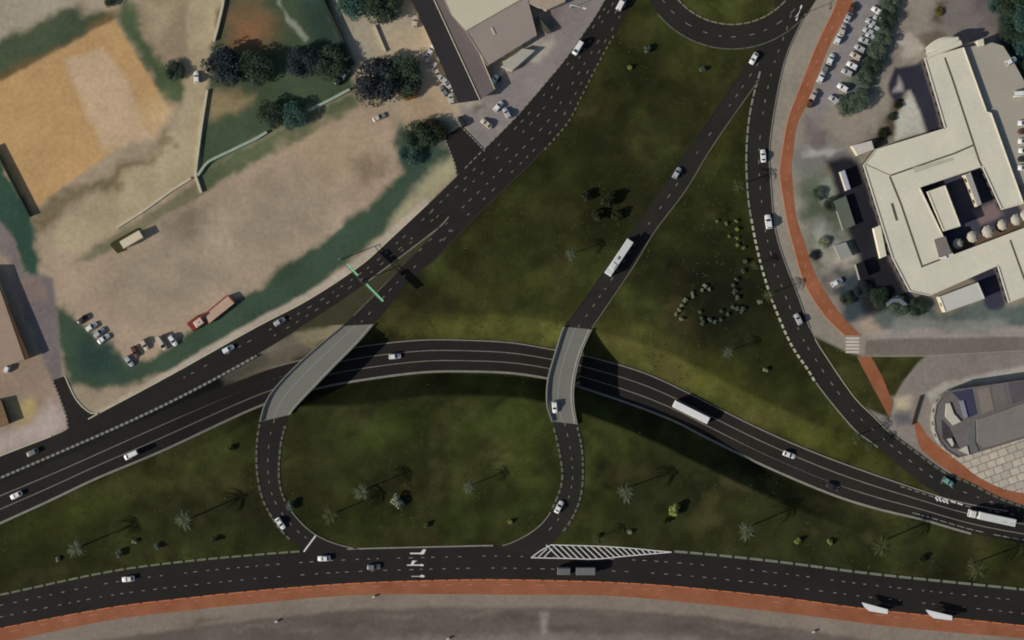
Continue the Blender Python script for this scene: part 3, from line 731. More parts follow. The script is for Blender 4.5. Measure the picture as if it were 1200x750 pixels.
# stop line, lane arrows, zebra
am = MB()
band_mb(am, np.array(WP([(370,627.5),(356,646.5)])), .5, mk, flat, [(60, 0)])
band_mb(am, np.array(WP([(480.5,648.5),(493,648.5)])), .45, mk, flat, [(60, 0)])
am.add([(*W(491.5,649.6), mk + .004), (*W(496.6,649.4), mk + .004), (*W(499.4,643.8), mk + .004), (*W(495.6,643.8), mk + .004)], [(0, 1, 2, 3)])
band_mb(am, np.array(WP([(477,662.2),(491,662.2)])), .4, mk, flat, [(60, 0)])
am.add([(*W(481.5,662), mk + .004), (*W(484.5,662), mk + .004), (*W(486,658.6), mk + .004), (*W(489,657.4), mk + .004), (*W(484,656.8), mk + .004), (*W(482.6,658), mk + .004)], [(0, 1, 2, 3, 4, 5)])
am.add([(*W(491,662.8), mk + .008), (*W(495,663.6), mk + .008), (*W(497,662.2), mk + .008), (*W(494.5,660.8), mk + .008), (*W(491,661.6), mk + .008)], [(0, 1, 2, 3, 4)])
band_mb(am, np.array(WP([(482,675.4),(492,675.4)])), .2, mk, flat, [(60, 0)])
am.add([(*W(492,676), mk + .004), (*W(496,676.6), mk + .004), (*W(498,675.2), mk + .004), (*W(495,673.4), mk + .004), (*W(492.2,674.4), mk + .004)], [(0, 1, 2, 3, 4)])
for k in range(4):
    band_mb(am, np.array(WP([(1096 + k * 4, 582.5 + k * 1.4), (1099 + k * 4, 587 + k * 1.0)])), .5, mk + .02, flat, [(60, 0)])
band_mb(am, np.array(WP([(1097,581.5),(1128,591.5)])), .4, mk + .024, flat, [(2, 0), (.6, None)])
structure(am.build('arrow_marking', [M['white']]))
zm = MB()
for k in range(5):
    band_mb(zm, np.array(WP([(991, 396.5 + k * 4), (1007, 396.5 + k * 4)])), .7, .03, flat, [(60, 0)])
structure(zm.build('zebra_crossing', [noise_mat('pale_crossing_paint', (186, 172, 158), .12, .6, 3, .9)]))
marks('path_marking', [(mid(RPo, RPi, .5), .22, .03, flat, [(1.2, 0), (3, None)], .4), (mid(BS, RBs, .35), .18, .03, flat, [(2.4, 0), (7, None)], .6)], [noise_mat('faded_path_paint', (172, 112, 88), .2, .4, 2, .9)])
marks('pavement_edge', [(curve([(1009,417.3),(1085,417),(1200,411),(1280,410)]), .35, .03, flat, [(60, 0)], 0), (curve([(1020,394),(1085,392),(1200,390)], False), .2, .012, flat, [(60, 0)], 0)], [M['dash']])

# ---- kerbs (real steps) 
def kerb(c, w, pat, mats, zf=flat, z=zb, h=.13, name='kerb', jit=.05):
    mb = MB(); band_mb(mb, c, w, z, zf, pat, h, jit); return structure(mb.build(name, mats))
PL = [M['kerb']]; ST = [M['kerb_l'], M['kerb_d']]; solid = [(3000, 0)]
def off(c, d):
    e = np.gradient(c, axis=0); e /= np.linalg.norm(e, axis=1)[:, None] + 1e-9
    return c + np.c_[-e[:, 1], e[:, 0]] * d
kerb(off(cut(US, .05, .9), -.35), .75, solid, PL, zf=z_under)
kerb(off(cut(UN, .30, .93), .25), .4, solid, PL, zf=z_under)
kerb(off(cut(A_NW, .295, 1), .2), .4, solid, [M['palewall']])
kerb(off(cut(A_NW, 0, .225), .2), .35, solid, [M['palewall']])
for kk, px_ in enumerate(kerb_side): kerb(curve(px_), .4, [(.9, 0), (.5, 1)] if kk != 1 else solid, [M['palewall'] if kk == 1 else M['kerb'], M['kerb_d']])
kerb(cut(T_W, .3, 1), .35, [(1.4, 0), (.8, None)], PL)
kerb(cut(T_E, .42, .75), .6, [(1.1, 0), (1.1, None)], [noise_mat('olive_kerb_block', (92, 88, 62), .2, .4, 2, .9)])
kerb(cut(T_E, .0, .42), .25, solid, [noise_mat('olive_kerb', (60, 56, 38), .2, .4, 2, .9)])
py = lambda c: 375 - c[:, 1] / S
for c, y0, y1, sgn in ((R1W, 497, 632, -1), (R1E, 497, 590, 1), (R2W, 500, 600, -1), (R2E, 500, 626, 1)):
    cc = c[(py(c) > y0) & (py(c) < y1)]
    kerb(off(cc, .3 * sgn), .72, [(1.5, 0), (.9, 1)], ST, jit=.35)
c = R1E[(py(R1E) > 590) & (py(R1E) < 644)]; kerb(off(c, .15), .3, solid, PL)
c = R2W[(py(R2W) > 600) & (py(R2W) < 640)]; kerb(off(c, -.15), .3, solid, PL)
c = R2E[(py(R2E) > 88) & (py(R2E) < 384)]; kerb(off(c, .15), .35, solid, [noise_mat('weathered_kerb', (96, 92, 74), .3, .2, 2, .9)])
c = R2W[(py(R2W) > 90) & (py(R2W) < 382)]; kerb(off(c, -.1), .25, solid, [M['kerb_d']])
kerb(off(cut(RDW, .17, .36), -.35), .6, [(2.6, 0), (.7, 1)], [M['kerb'], M['kerb_d']])
kerb(off(cut(RDW, .36, .585), -.35), .75, [(1.5, 0), (.9, 1)], [noise_mat('pale_kerb_paint', (160, 154, 132), .25, .4, 2, .9), M['kerb_d']])
kerb(off(cut(RDW, .585, .70), -.2), .4, solid, PL)
kerb(off(cut(RDE, .10, .53), .1), .3, solid, [noise_mat('grey_kerb', (120, 116, 108), .2, .3, 2, .9)])
kerb(off(cut(RDE, .545, .7), .1), .3, solid, [noise_mat('bone_kerb', (150, 142, 116), .2, .3, 2, .9)])
kerb(off(cut(RDE, .7, 1), .25), .7, [(2, 0), (.9, 1)], ST)
kerb(cut(RO, .27, .742), .35, [(4, 0), (.3, 1)], [M['kerb_l'], M['kerb_d']])
kerb(off(RI, .1), .5, [(2.4, 0), (.5, 1)], [noise_mat('ring_kerb', (112, 106, 84), .3, .3, 2, .9), M['kerb_d']])
kerb(off(cut(BN, .05, .32), .3), .7, [(3.2, 0), (.9, 1)], [noise_mat('mossy_kerb_block', (98, 102, 78), .25, .4, 2, .9), M['kerb_d']])
kerb(off(cut(BN, .36, .485), .2), .5, solid, PL)
kerb(off(cut(BN, .64, 1), .35), .85, [(4.4, 0), (.9, 1)], [noise_mat('grey_green_kerb_block', (104, 108, 92), .2, .4, 2, .9), M['kerb_d']])
kerb(off(BS, -.1), .32, [(4.2, 0), (1.2, None)], [M['orange']], h=.1, jit=.3)
kerb(off(RPo, 0), .3, solid, [noise_mat('orange_path_edge', (176, 110, 76), .2, .4, 2, .9)], h=.05, z=.02)

# ---- striped concrete barrier between avenue and sunken road : a wall, so a thing
bm_ = MB(); cb = cut(A_SE, .0, .60); band_mb(bm_, off(cb, -.35), .8, zb, flat, [(1.15, 0), (.75, 1)], .7, .03)
bar = bm_.build('concrete_barrier', [noise_mat('barrier_concrete', (122, 120, 110), .2, .4, 2, .9), noise_mat('barrier_dark_joint', (58, 58, 54), .2, .4, 2, .9)])
tag(bar, 'long low barrier of alternating pale and dark blocks between avenue and sunken road', 'barrier')

# ------------------------------------------------------------------ bridges
def bridge(L, R, yt, yb, label, pier_uv):
    def sel(c, y0, y1):
        q = py(c); return resample(c[(q >= y0) & (q <= y1)], 40)
    a = sel(L, yt[0], yb[0]); b = sel(R, yt[1], yb[1])
    cx, cy = (a.mean(0) + b.mean(0)) / 2
    root = thing('road_bridge', label, 'bridge', (cx, cy, 0))
    o2 = np.array([cx, cy]); a = a - o2; b = b - o2
    zt = zb + .03
    def loft(mb, p, q, z0, z1):
        n = len(p); v = []; f = []
        for i in range(n): v += [(*p[i], z1), (*q[i], z1), (*p[i], z0), (*q[i], z0)]
        for i in range(n - 1):
            k = i * 4; l = k + 4
            f += [(k, l, l + 1, k + 1), (k + 2, k + 3, l + 3, l + 2), (k, k + 2, l + 2, l), (k + 1, l + 1, l + 3, k + 3)]
        f += [(0, 1, 3, 2), (k + 4, k + 6, k + 7, k + 5)]
        mb.add(v, f)
    e = (b - a) / np.linalg.norm(b - a, axis=1)[:, None]
    mb = MB(); loft(mb, a - e * .55, b + e * .55, zt - .95, zt); d = mb.build('deck', [M['concrete']], root)
    for nm, p, s in (('parapet', a, -1), ('parapet', b, 1)):
        mb = MB(); q0 = p + e * s * .12; q1 = p + e * s * .52
        loft(mb, q0 if s < 0 else q0, q1, zt + .002, zt + .85); mb.build(nm, [M['wall_c']], root)
        mb = MB()
    mb = MB(); loft(mb, a + e * .15, a + e * .55, zt + .003, zt + .2); mb.build('kerb_upstand', [noise_mat('pale_upstand', (146, 144, 136), .15, .3, 2, .9)], root)
    mb = MB(); loft(mb, b - e * .55, b - e * .15, zt + .003, zt + .2); mb.build('kerb_upstand', [MATS['pale_upstand']], root)
    mb = MB(); pts = mid(a, b, .42, 40)
    band_mb(mb, pts, .5, zt + .004, flat, [(3000, 0)]); mb.build('surface_joint', [noise_mat('paler_concrete_seam', (116, 116, 112), .12, .3, 2, .9)], root)
    for i in (0, -1):
        mb = MB(); c0, c1 = a[i], b[i]; dr = (a[1] - a[0]) if i == 0 else (a[-2] - a[-1]); dr = dr / np.linalg.norm(dr)
        q = [tuple(c0 - dr * .2), tuple(c1 - dr * .2), tuple(c1 + dr * 1.0), tuple(c0 + dr * 1.0)]
        mb.prism(q, -5.0, zt - .96); mb.build('abutment', [M['wall_c']], root)
    for (t, lat) in pier_uv:
        i = int(t * 39); c = a[i] * (1 - lat) + b[i] * lat
        mb = MB(); mb.tube([(c[0], c[1], -7.2), (c[0], c[1], zt - .96)], .55, 14); mb.build('pier', [M['wall_c']], root, True)
    return root
bridge(R1W, R1E, B1t, B1b, 'short grey concrete bridge on the left carrying the loop ramp over the curved sunken road', [(.76, .3), (.74, .7), (.28, .3), (.26, .7)])
bridge(R2W, R2E, B2t, B2b, 'curved grey concrete bridge in the middle carrying the white car over the sunken road', [(.2, .3), (.2, .7), (.62, .3), (.62, .7)])

# ------------------------------------------------------------------ vehicles
def wheel_mb(x, y, r=.32, w=.22):
    mb = MB(); n = 16
    s = 1 if y > 0 else -1
    ring = lambda yy, rr: [(x + rr * math.cos(2 * math.pi * k / n), yy, r + rr * math.sin(2 * math.pi * k / n)) for k in range(n)]
    prof = [(y - s * w / 2, r * .9), (y - s * w / 2 * .7, r), (y + s * w / 2 * .7, r), (y + s * w / 2, r * .9), (y + s * w / 2, r * .62)]
    v = []
    for yy, rr in prof: v += ring(yy, rr)
    f = [(i * n + k, i * n + (k + 1) % n, (i + 1) * n + (k + 1) % n, (i + 1) * n + k) for i in range(4) for k in range(n)]
    mb.add(v, f, 0)
    mb.add(ring(y + s * w / 2 * .9, r * .62), [tuple(range(n))], 1)
    mb.add(ring(y - s * w / 2, r * .9), [tuple(range(n))], 0)
    return mb
def loft_sections(secs):
    """secs: (x, half width, z bottom, z top, shoulder)"""
    mb = MB(); v = []; n = 8
    for (x, w, zb_, zt, sh) in secs:
        v += [(x, -w * .92, zb_), (x, -w, zb_ + .18), (x, -w, zt - sh), (x, -w + sh * 1.6, zt), (x, w - sh * 1.6, zt), (x, w, zt - sh), (x, w, zb_ + .18), (x, w * .92, zb_)]
    f = []
    for i in range(len(secs) - 1):
        for k in range(n):
            f.append((i * n + k, i * n + (k + 1) % n, (i + 1) * n + (k + 1) % n, (i + 1) * n + k))
    f += [tuple(range(n)), tuple((len(secs) - 1) * n + k for k in range(n - 1, -1, -1))]
    mb.add(v, f); return mb
def make_car(kind, label, cat='car'):
    r = thing('car' if kind != 'van' else 'van', label, 'car' if kind != 'van' else 'van')
    if kind == 'sedan':
        L, Wd = 4.5, .9
        secs = [(-2.25,.72,.42,.78,.06),(-2.15,.84,.26,.92,.08),(-1.5,.9,.22,.98,.08),(-.6,.91,.22,.98,.08),(.75,.91,.22,.96,.08),(1.5,.89,.22,.86,.09),(2.05,.82,.26,.74,.09),(2.25,.68,.4,.62,.06)]
        gl = (-1.75, -1.05, .1, .95); zr = 1.43; base = .95
    elif kind == 'hatch':
        L, Wd = 4.1, .9
        secs = [(-2.05,.76,.42,.9,.06),(-1.98,.86,.26,1.02,.08),(-1.4,.9,.24,1.04,.08),(.5,.91,.24,1.02,.08),(1.2,.89,.24,.94,.09),(1.85,.82,.28,.8,.09),(2.05,.68,.42,.66,.06)]
        gl = (-1.95, -1.6, .0, .8); zr = 1.55; base = 1.0
    else:
        L, Wd = 5.2, .98
        secs = [(-2.6,.9,.42,1.1,.06),(-2.55,.97,.3,1.25,.08),(.9,.98,.3,1.22,.08),(1.8,.95,.3,1.08,.09),(2.4,.88,.34,.9,.09),(2.6,.74,.46,.74,.06)]
        gl = (-2.56, -2.45, .75, 1.75); zr = 2.15; base = 1.18
    b = loft_sections(secs).build('body', [M['whitepaint']], r, True)
    x0, x1, x2, x3 = gl; wb, wt = Wd * .88, Wd * .74
    g = MB()
    g.add([(x0,-wb,base-.05),(x3,-wb,base-.05),(x3,wb,base-.05),(x0,wb,base-.05),(x1,-wt,zr-.03),(x2,-wt,zr-.03),(x2,wt,zr-.03),(x1,wt,zr-.03)],
          [(0,1,5,4),(1,2,6,5),(2,3,7,6),(3,0,4,7),(4,5,6,7)])
    g.build('window', [M['glass']], r)
    rf = MB(); rx0, rx1 = x1 - .04, x2 + .06
    rf.box(rx0, rx1, -wt - .03, wt + .03, zr - .05, zr + .02, 0, .03)
    for y in (-1, 1):                                # roof pillars in paint
        for (xa, xb) in ((x2, x3), (x1, x0)):
            rf.tube([(xa, y * wt, zr - .02), (xb, y * wb, base)], .045, 6)
    rf.build('roof', [M['whitepaint']], r)
    rw = .33 if kind != 'van' else .36
    for x in (-L * .3, L * .31):
        for y in (-1, 1): wheel_mb(x, y * (Wd - .1), rw).build('wheel', [M['tyre'], M['rim']], r, False)
    fx = secs[-1][0] - .12; bx = secs[0][0]
    for y in (-1, 1):
        h = MB(); h.box(fx - .12, fx + .06, y * .6 - .14, y * .6 + .14, .62, .735, 0, .02); h.build('headlight', [M['lamp']], r)
        tl = MB(); tl.box(bx - .03, bx + .12, y * .62 - .14, y * .62 + .14, .66, .84, 0, .02); tl.build('tail_light', [M['tail']], r)
        mi = MB(); mi.box(x3 - .35, x3 - .18, y * (Wd + .08) - .1, y * (Wd + .08) + .1, base - .02, base + .12, 0, .03); mi.build('mirror', [M['tyre']], r)
    return r
PROTO = {}
def car(kind, paint, px, py_, ang, label, group=None, z=None, scale=1.0):
    x, y = W(px, py_)
    if z is None: z = zb + .03
    loc = (x, y, z); rz = math.radians(ang)
    if kind not in PROTO:
        o = make_car(kind, label); PROTO[kind] = o; o.location = loc; o.rotation_euler = (0, 0, rz); o.scale = (scale,) * 3
        if group: o['group'] = group
        o['label'] = label
        recolour(o, {'body': PAINT[paint], 'roof': PAINT[paint]})
        return o
    return dup(PROTO[kind], loc, rz, label, group, scale, {'body': PAINT[paint], 'roof': PAINT[paint]})

MOV = 'vehicles driving on the interchange roads'
def uz(px, py_): return z_under(*W(px, py_)) + zb + .02
car('van', 'white', 677, 57, 238, 'white van driving down the avenue by the grey pavement near the top', MOV)
car('van', 'white', 728, 5, 63, 'white pickup sized van at the very top edge of the avenue', MOV)
car('sedan', 'white', 883, 69, 241, 'white car at the roundabout end of the long straight ramp', MOV)
car('hatch', 'silver', 793, 203, 60, 'silver car alone on the straight ramp above the white bus', MOV)
car('sedan', 'white', 894, 183, 94, 'white car with black glass on the right road nearest the narrow red path', MOV)
car('hatch', 'white', 900, 260, 98, 'large white car casting a shadow onto the red path on the right road', MOV, scale=1.2)
car('hatch', 'silver', 935, 374, 115, 'pale car on the right road just above the zebra crossing', MOV)
car('hatch', 'white', 650, 477, 275, 'white car with dark windscreen crossing the middle bridge', MOV)
car('sedan', 'white', 927, 534, -20, 'white car on the sunken road right of the white bus', MOV, z=uz(927,534))
car('sedan', 'dark', 977, 571, -22, 'dark car close to the lower kerb of the sunken road', MOV, z=uz(977,571))
car('hatch', 'teal', 1110, 564, -32, 'pale teal car where the right road joins by the brick red path', MOV)
car('van', 'white', 154, 533, 206, 'white van on the lower left lane by the grass kerb', MOV, z=uz(154,533))
car('sedan', 'white', 20, 580, 205, 'white car nearest the left edge on the outgoing road', MOV, z=uz(20,580))
car('hatch', 'white', 268, 409, 28, 'white car on the avenue beside the green verge and the barrier', MOV)
car('hatch', 'silver', 328, 377, 30, 'silver car on the avenue just below the green sign gantry', MOV)
car('sedan', 'grey', 39, 530, 205, 'dull grey car in the avenue lane left of the side street mouth', MOV)
car('hatch', 'white', 461, 418, 5, 'small white car on the sunken road just past the left bridge', MOV, z=uz(461,418))
car('sedan', 'white', 151, 678, 187, 'white and dark car on the left half of the bottom road', MOV)
car('sedan', 'white', 380, 654, 182, 'white car on the bottom road at the mouth of the left loop ramp', MOV)
car('sedan', 'grey', 438, 664, 3, 'grey car in the middle lane of the bottom road left of the lane arrows', MOV)
car('sedan', 'white', 655, 594, 62, 'white car climbing the curve of the middle loop ramp', MOV)
car('sedan', 'white', 329, 613, -55, 'white car coming down the foot of the left loop ramp', MOV)

# parked cars
ORD = ['first','second','third','fourth','fifth','sixth','seventh','eighth','ninth','tenth','eleventh','twelfth','thirteenth','fourteenth','fifteenth','sixteenth','seventeenth','eighteenth']
def parked(lst, lab, group, ang, zz=.02, jit=5):
    for i, (x, y, k, p, *a) in enumerate(lst):
        r = random.Random(i * 31 + int(x))
        car(k, p, x, y, (a[0] if a else ang) + r.uniform(-jit, jit), lab.format(ORD[i], {'beige': 'beige', 'brown': 'maroon'}.get(p, p)), group, zz)
parked([(98,374,'sedan','dark'),(108,383,'hatch','white'),(117,390,'hatch','silver'),(122,397,'sedan','white')],
       '{1} car, {0} from the top in the slanting row left on the dirt field', 'cars at the left corner of the dirt field', 40)
parked([(152,423,'hatch','silver'),(159,412,'hatch','brown'),(170,404,'hatch','beige'),(190,402,'van','beige'),(203,399,'hatch','white')],
       '{1} vehicle, {0} from left in the row along the dirt field lower edge', 'cars along the lower edge of the dirt field', -58)
car('sedan', 'beige', 444, 138, 25, 'pale car standing alone on the dirt below the big dark tree', None, .02)
parked([(398,94,'hatch','dark'),(404,88,'sedan','grey')], '{1} car, {0} from the left in the pair tucked between the park trees', 'cars between the park trees', 50)
car('hatch', 'white', 231, 91, 95, 'white car parked on the beige lane against the blue black tree', None, .02)
parked([(487,26,'hatch','beige',80),(505,60,'sedan','white',60),(500,69,'hatch','beige',110),(511,74,'hatch','beige',60),(511,83,'sedan','beige',120),(519,93,'hatch','silver',140),(526,101,'sedan','silver',130),(520,107,'hatch','grey',130),(529,116,'hatch','silver',100)],
       '{1} car, {0} from the top in the line parked along the long dark roof', 'cars parked along the long dark roof', 60)
parked([(579,94,'hatch','white',60),(541,143,'hatch','dark',110),(584,125,'hatch','white',50),(594,133,'hatch','silver',120),(570,145,'sedan','beige',140)],
       '{1} car, {0} from the top in the loose cluster on the avenue pavement corner', 'cars on the pavement corner above the avenue', 50)
parked([(998,10,'hatch','brown'),(994,20,'sedan','silver'),(987,36,'hatch','beige'),(982,46,'hatch','white'),(973,70,'hatch','white'),(968,79,'hatch','grey'),(962,91,'hatch','white'),(953,112,'hatch','beige'),(949,120,'hatch','brown')],
       '{1} car, {0} from the top in the line parked right beside the red path', 'cars parked beside the red path', 66)
parked([(1027,13,'hatch','white'),(1029,23,'hatch','silver'),(1021,27,'sedan','silver'),(1024,33,'hatch','silver'),(1017,37,'hatch','silver'),(1020,43,'hatch','silver'),(1013,48,'sedan','silver'),(1007,57,'hatch','silver'),(1002,66,'hatch','beige'),(998,77,'hatch','white'),(992,85,'hatch','silver'),(987,103,'hatch','white'),(977,117,'hatch','silver')],
       '{1} car, {0} from the top in the slanting row against the grey green trees', 'cars in the slanting row against the grey green trees', 152)

car('hatch', 'white', 980, 331, 28, 'white car standing on the dark ground beside the red path above the crossing', None, .02)
# buses and lorries
def make_bus(name, label, cat, loc, rz, L, paint, group=None, H=3.1, Wd=1.28, hatch=True, joint=False):
    r = thing(name, label, cat, loc, rz, group)
    b = MB(); b.box(-L/2, L/2, -Wd, Wd, .35, H, 0, .14); b.build('body', [paint], r)
    for y in (-1, 1):
        n = 7; w = (L - 1.6) / n
        for k in range(n):
            g = MB(); x0 = -L/2 + .8 + k * w
            g.box(x0 + .06, x0 + w - .06, y * (Wd + .012) - .012, y * (Wd + .012) + .012, 1.35, 2.45); g.build('window', [M['glass']], r)
    g = MB(); g.box(L/2 - .01, L/2 + .02, -Wd * .9, Wd * .9, 1.2, 2.7); g.build('windscreen', [M['glass']], r)
    for x in (-L * .32, -L * .2, L * .34):
        for y in (-1, 1): wheel_mb(x, y * (Wd - .14), .48, .3).build('wheel', [M['tyre'], M['rim']], r)
    if hatch:
        for x in (-L * .02, ):
            u = MB(); u.box(x - .55, x + .55, -.4, .4, H + .002, H + .16, 0, .06); u.build('roof_hatch', [PAINT['grey']], r)
        u = MB(); u.box(-L * .34, -L * .18, -.8, .8, H + .002, H + .22, 0, .08); u.build('roof_unit', [paint], r)
    for y in (-1, 1):
        h = MB(); h.box(L/2 - .02, L/2 + .05, y * .95 - .18, y * .95 + .18, .7, .95, 0, .03); h.build('headlight', [M['lamp']], r)
    return r
buspaint = noise_mat('off_white_bus_roof', (.60, .60, .57), .06, .4, 2, .5, raw=True)
x, y = W(725, 302); make_bus('bus', 'long white bus with a grey roof hatch on the straight ramp above the middle bridge', 'bus', (x, y, zb + .03), math.radians(56), 14.3, buspaint, 'buses on the interchange')
x, y = W(812, 484); make_bus('bus', 'long white bus on the sunken road right of the middle bridge', 'bus', (x, y, uz(812, 484)), math.radians(-26.5), 13.6, M['whitepaint'], 'buses on the interchange', hatch=False)
def make_lorry(label, loc, rz, L, box_paint, cab_paint, Lc=2.3, Hbox=3.4, gap=.9, mark=True):
    r = thing('lorry', label, 'lorry', loc, rz)
    b = MB(); b.box(-L/2, L/2 - Lc - gap, -1.28, 1.28, 1.0, Hbox, 0, .07); b.build('cargo_box', [box_paint], r)
    c = MB(); c.box(L/2 - Lc, L/2, -1.22, 1.22, .5, 2.9, 0, .22); c.build('cab', [cab_paint], r)
    ch = MB(); ch.box(-L/2 + .2, L/2 - .3, -.45, .45, .6, .95); ch.build('chassis', [M['tyre']], r)
    g = MB(); g.box(L/2 - .005, L/2 + .02, -1.05, 1.05, 1.6, 2.5); g.build('windscreen', [M['glass']], r)
    for x in (-L * .38, -L * .28, L * .16, L/2 - 1.2):
        for y in (-1, 1): wheel_mb(x, y * 1.1, .5, .32).build('wheel', [M['tyre'], M['rim']], r)
    if mark:                                          # two worn dark words on the roof, not legible in the photo
        m = MB(); x0 = -L/2 + .7
        rr = random.Random(3)
        for wd in (0, 1):
            for k in range(5 - wd):
                xx = x0 + (1 - wd) * 2.3 + k * .36
                m.box(xx, xx + .12, .15, .15 + rr.uniform(.35, .6), Hbox + .003, Hbox + .012)
        m.build('roof_marking', [noise_mat('faded_grey_print', (110, 112, 106), .2, 1, 4, .8)], r)
    for y in (-1, 1):
        h = MB(); h.box(L/2 - .02, L/2 + .04, y * .9 - .18, y * .9 + .18, .8, 1.02, 0, .03); h.build('headlight', [M['lamp']], r)
    return r
x, y = W(1160, 606); make_lorry('long white lorry with separate cab and faded roof print at the right edge', (x, y, zb + .03), math.radians(180 - 12), 16.2, buspaint, buspaint)
x, y = W(675, 668); make_lorry('dull grey lorry with cab and box on the bottom road below the hatching', (x, y, zb + .03), math.radians(180), 13.2, noise_mat('dull_grey_box', (.15, .148, .148), .1, .4, 2, .8, raw=True), noise_mat('dull_grey_cab', (.135, .133, .135), .1, .4, 2, .8, raw=True), Lc=4.6, Hbox=3.0, gap=1.9, mark=False)

# bus shelters with a pointed pale roof
def shelter(px, py_, ang, label):
    x, y = W(px, py_)
    r = thing('bus_shelter', label, 'bus shelter', (x, y, .03), math.radians(ang), 'bus shelters on the bottom red path')
    m = MB(); P = [(-4.7, 1.55), (-4.2, 1.6), (4.7, .75), (4.8, -.85), (-1.6, -.95), (-3.4, .1)]
    m.prism(P, 2.75, 2.95); m.build('roof', [M['whitepaint']], r)
    m = MB(); m.prism([(p[0] * 1.012, p[1] * 1.03) for p in P], 2.62, 2.748); m.build('roof_edge', [M['steel']], r)
    for (a, b) in ((-2.2, .55), (4.2, .4), (4.2, -.6), (-1.2, -.55)):
        m = MB(); m.tube([(a, b, 0), (a, b, 2.62)], .07, 8); m.build('post', [M['steel']], r, True)
    m = MB(); m.box(-1.0, 4.0, -.66, -.62, .4, 2.2); m.build('glass_panel', [M['glass']], r)
    m = MB(); m.box(-.4, 3.4, -.45, -.05, .42, .48); m.box(-.2, -.1, -.35, -.15, 0, .42); m.box(3.1, 3.2, -.35, -.15, 0, .42); m.build('bench', [M['steel']], r)
    return r
shelter(1022, 712, -10, 'white roofed bus shelter nearer the middle on the bottom red path')
shelter(1097, 720, -8, 'white roofed bus shelter nearest the right edge on the bottom red path')

# ------------------------------------------------------------------ green sign gantry
p0, p1 = np.array(W(400, 304)), np.array(W(450, 355)); ln = float(np.linalg.norm(p1 - p0)); ag = math.atan2(*(p1 - p0)[::-1])
gt = thing('sign_gantry', 'road gantry with two pale green sign panels across the splitting avenue', 'sign gantry', (*p0, 0), ag)
for xx in (0, ln * .49):
    m = MB(); m.tube([(xx, 0, 0), (xx, 0, 6.6)], [.2, .15], 10); m.build('post', [M['steel']], gt, True)
m = MB()
for zz in (5.6, 6.4):
    m.tube([(0, 0, zz), (ln * .98, 0, zz)], .08, 8)
for k in range(14):
    xx = ln * .98 * k / 13; m.tube([(xx, 0, 5.6), (min(xx + .8, ln * .98), 0, 6.4)], .045, 6)
m.build('beam', [M['signdark']], gt)
for (a, b) in ((.15, .41), (.6, .99)):
    m = MB(); xa, xb = ln * a, ln * b
    v = [(xa, .28, 5.4), (xb, .28, 5.4), (xb, .95, 6.6), (xa, .95, 6.6), (xa, .16, 5.45), (xb, .16, 5.45), (xb, .83, 6.65), (xa, .83, 6.65)]
    m.add(v, [(3, 2, 1, 0), (4, 5, 6, 7), (0, 1, 5, 4), (1, 2, 6, 5), (2, 3, 7, 6), (3, 0, 4, 7)])
    pnl = m.build('sign_panel', [M['sign']], gt)

# street lamps
def lamp(px, py_, ang, arms, label, h=7.5, al=2.4):
    x, y = W(px, py_); r = thing('street_lamp', label, 'street lamp', (x, y, 0), math.radians(ang))
    m = MB(); m.tube([(0, 0, 0), (0, 0, h * .6), (0, 0, h)], [.14, .1, .08], 8); m.build('pole', [M['whitepaint']], r, True)
    for s in arms:
        m = MB(); m.tube([(0, 0, h - .1), (s * al * .5, 0, h + .25), (s * al, 0, h + .3)], .07, 8); m.build('arm', [M['whitepaint']], r, True)
        m = MB(); m.box(s * al - .15, s * al + .9 * s + .15, -.25, .25, h + .22, h + .38, 0, .06); m.build('lamp_head', [M['whitepaint']], r)
    return r
lamp(932, 20, 70, (1, -1), 'white twin armed street lamp on the pavement edge by the roundabout', 6, 1.9)
lamp(668, 10, -15, (1,), 'white street lamp with one long arm on the grey pavement by the avenue', 6, 4.5)

# ------------------------------------------------------------------ walls and fences
def wall(px, label, w, h, mat, name='boundary_wall', cat='wall', z=0):
    m = MB(); c = resample(curve(px, False), max(2, int(length(curve(px, False)) / 2))) if len(px) > 2 else np.array(WP(px))
    band_mb(m, c, w, z, flat, [(3000, 0)], h, 0, 2.0)
    return tag(m.build(name, [mat]), label, cat)
wall([(263,-20),(262,4),(255,34),(251,48)], 'pale wall running from the top edge down to the blue black tree', .9, .9, M['palewall'])
wall([(243,106),(236,150),(229,205),(236,226)], 'pale wall along the beige lane below the blue black tree', .9, .8, M['palewall'])
wall([(224,209),(200,224),(170,246),(137,267)], 'crumbling low pale wall slanting down to the white container', .8, .5, M['palewall'])
wall([(232,206),(243,190),(300,163),(313,155)], 'pale green wall left of the round trees at the park foot', .9, .9, M['greenwall'])
wall([(361,130),(386,118),(410,105)], 'pale green wall between the round trees and the big dark tree', .9, .9, M['greenwall'])
wall([(373,-10),(414,76)], 'dark green mesh fence slanting down beside the upper park', 1.2, 1.6, M['darkgreen'], 'fence', 'fence')
wall([(-6,172),(36,254)], 'dark fence along the lower left side of the sand court', .5, 1.6, M['darkgreen'], 'fence', 'fence')
wall([(439,30),(452,61)], 'short white wall between the upper trees and the parked cars', .6, .7, M['palewall'])
wall([(1068,498),(1070,490),(1078,464)], 'thin dark railing at the corner of the lower right pavement', .2, .9, M['darkbrown'], 'railing', 'railing')

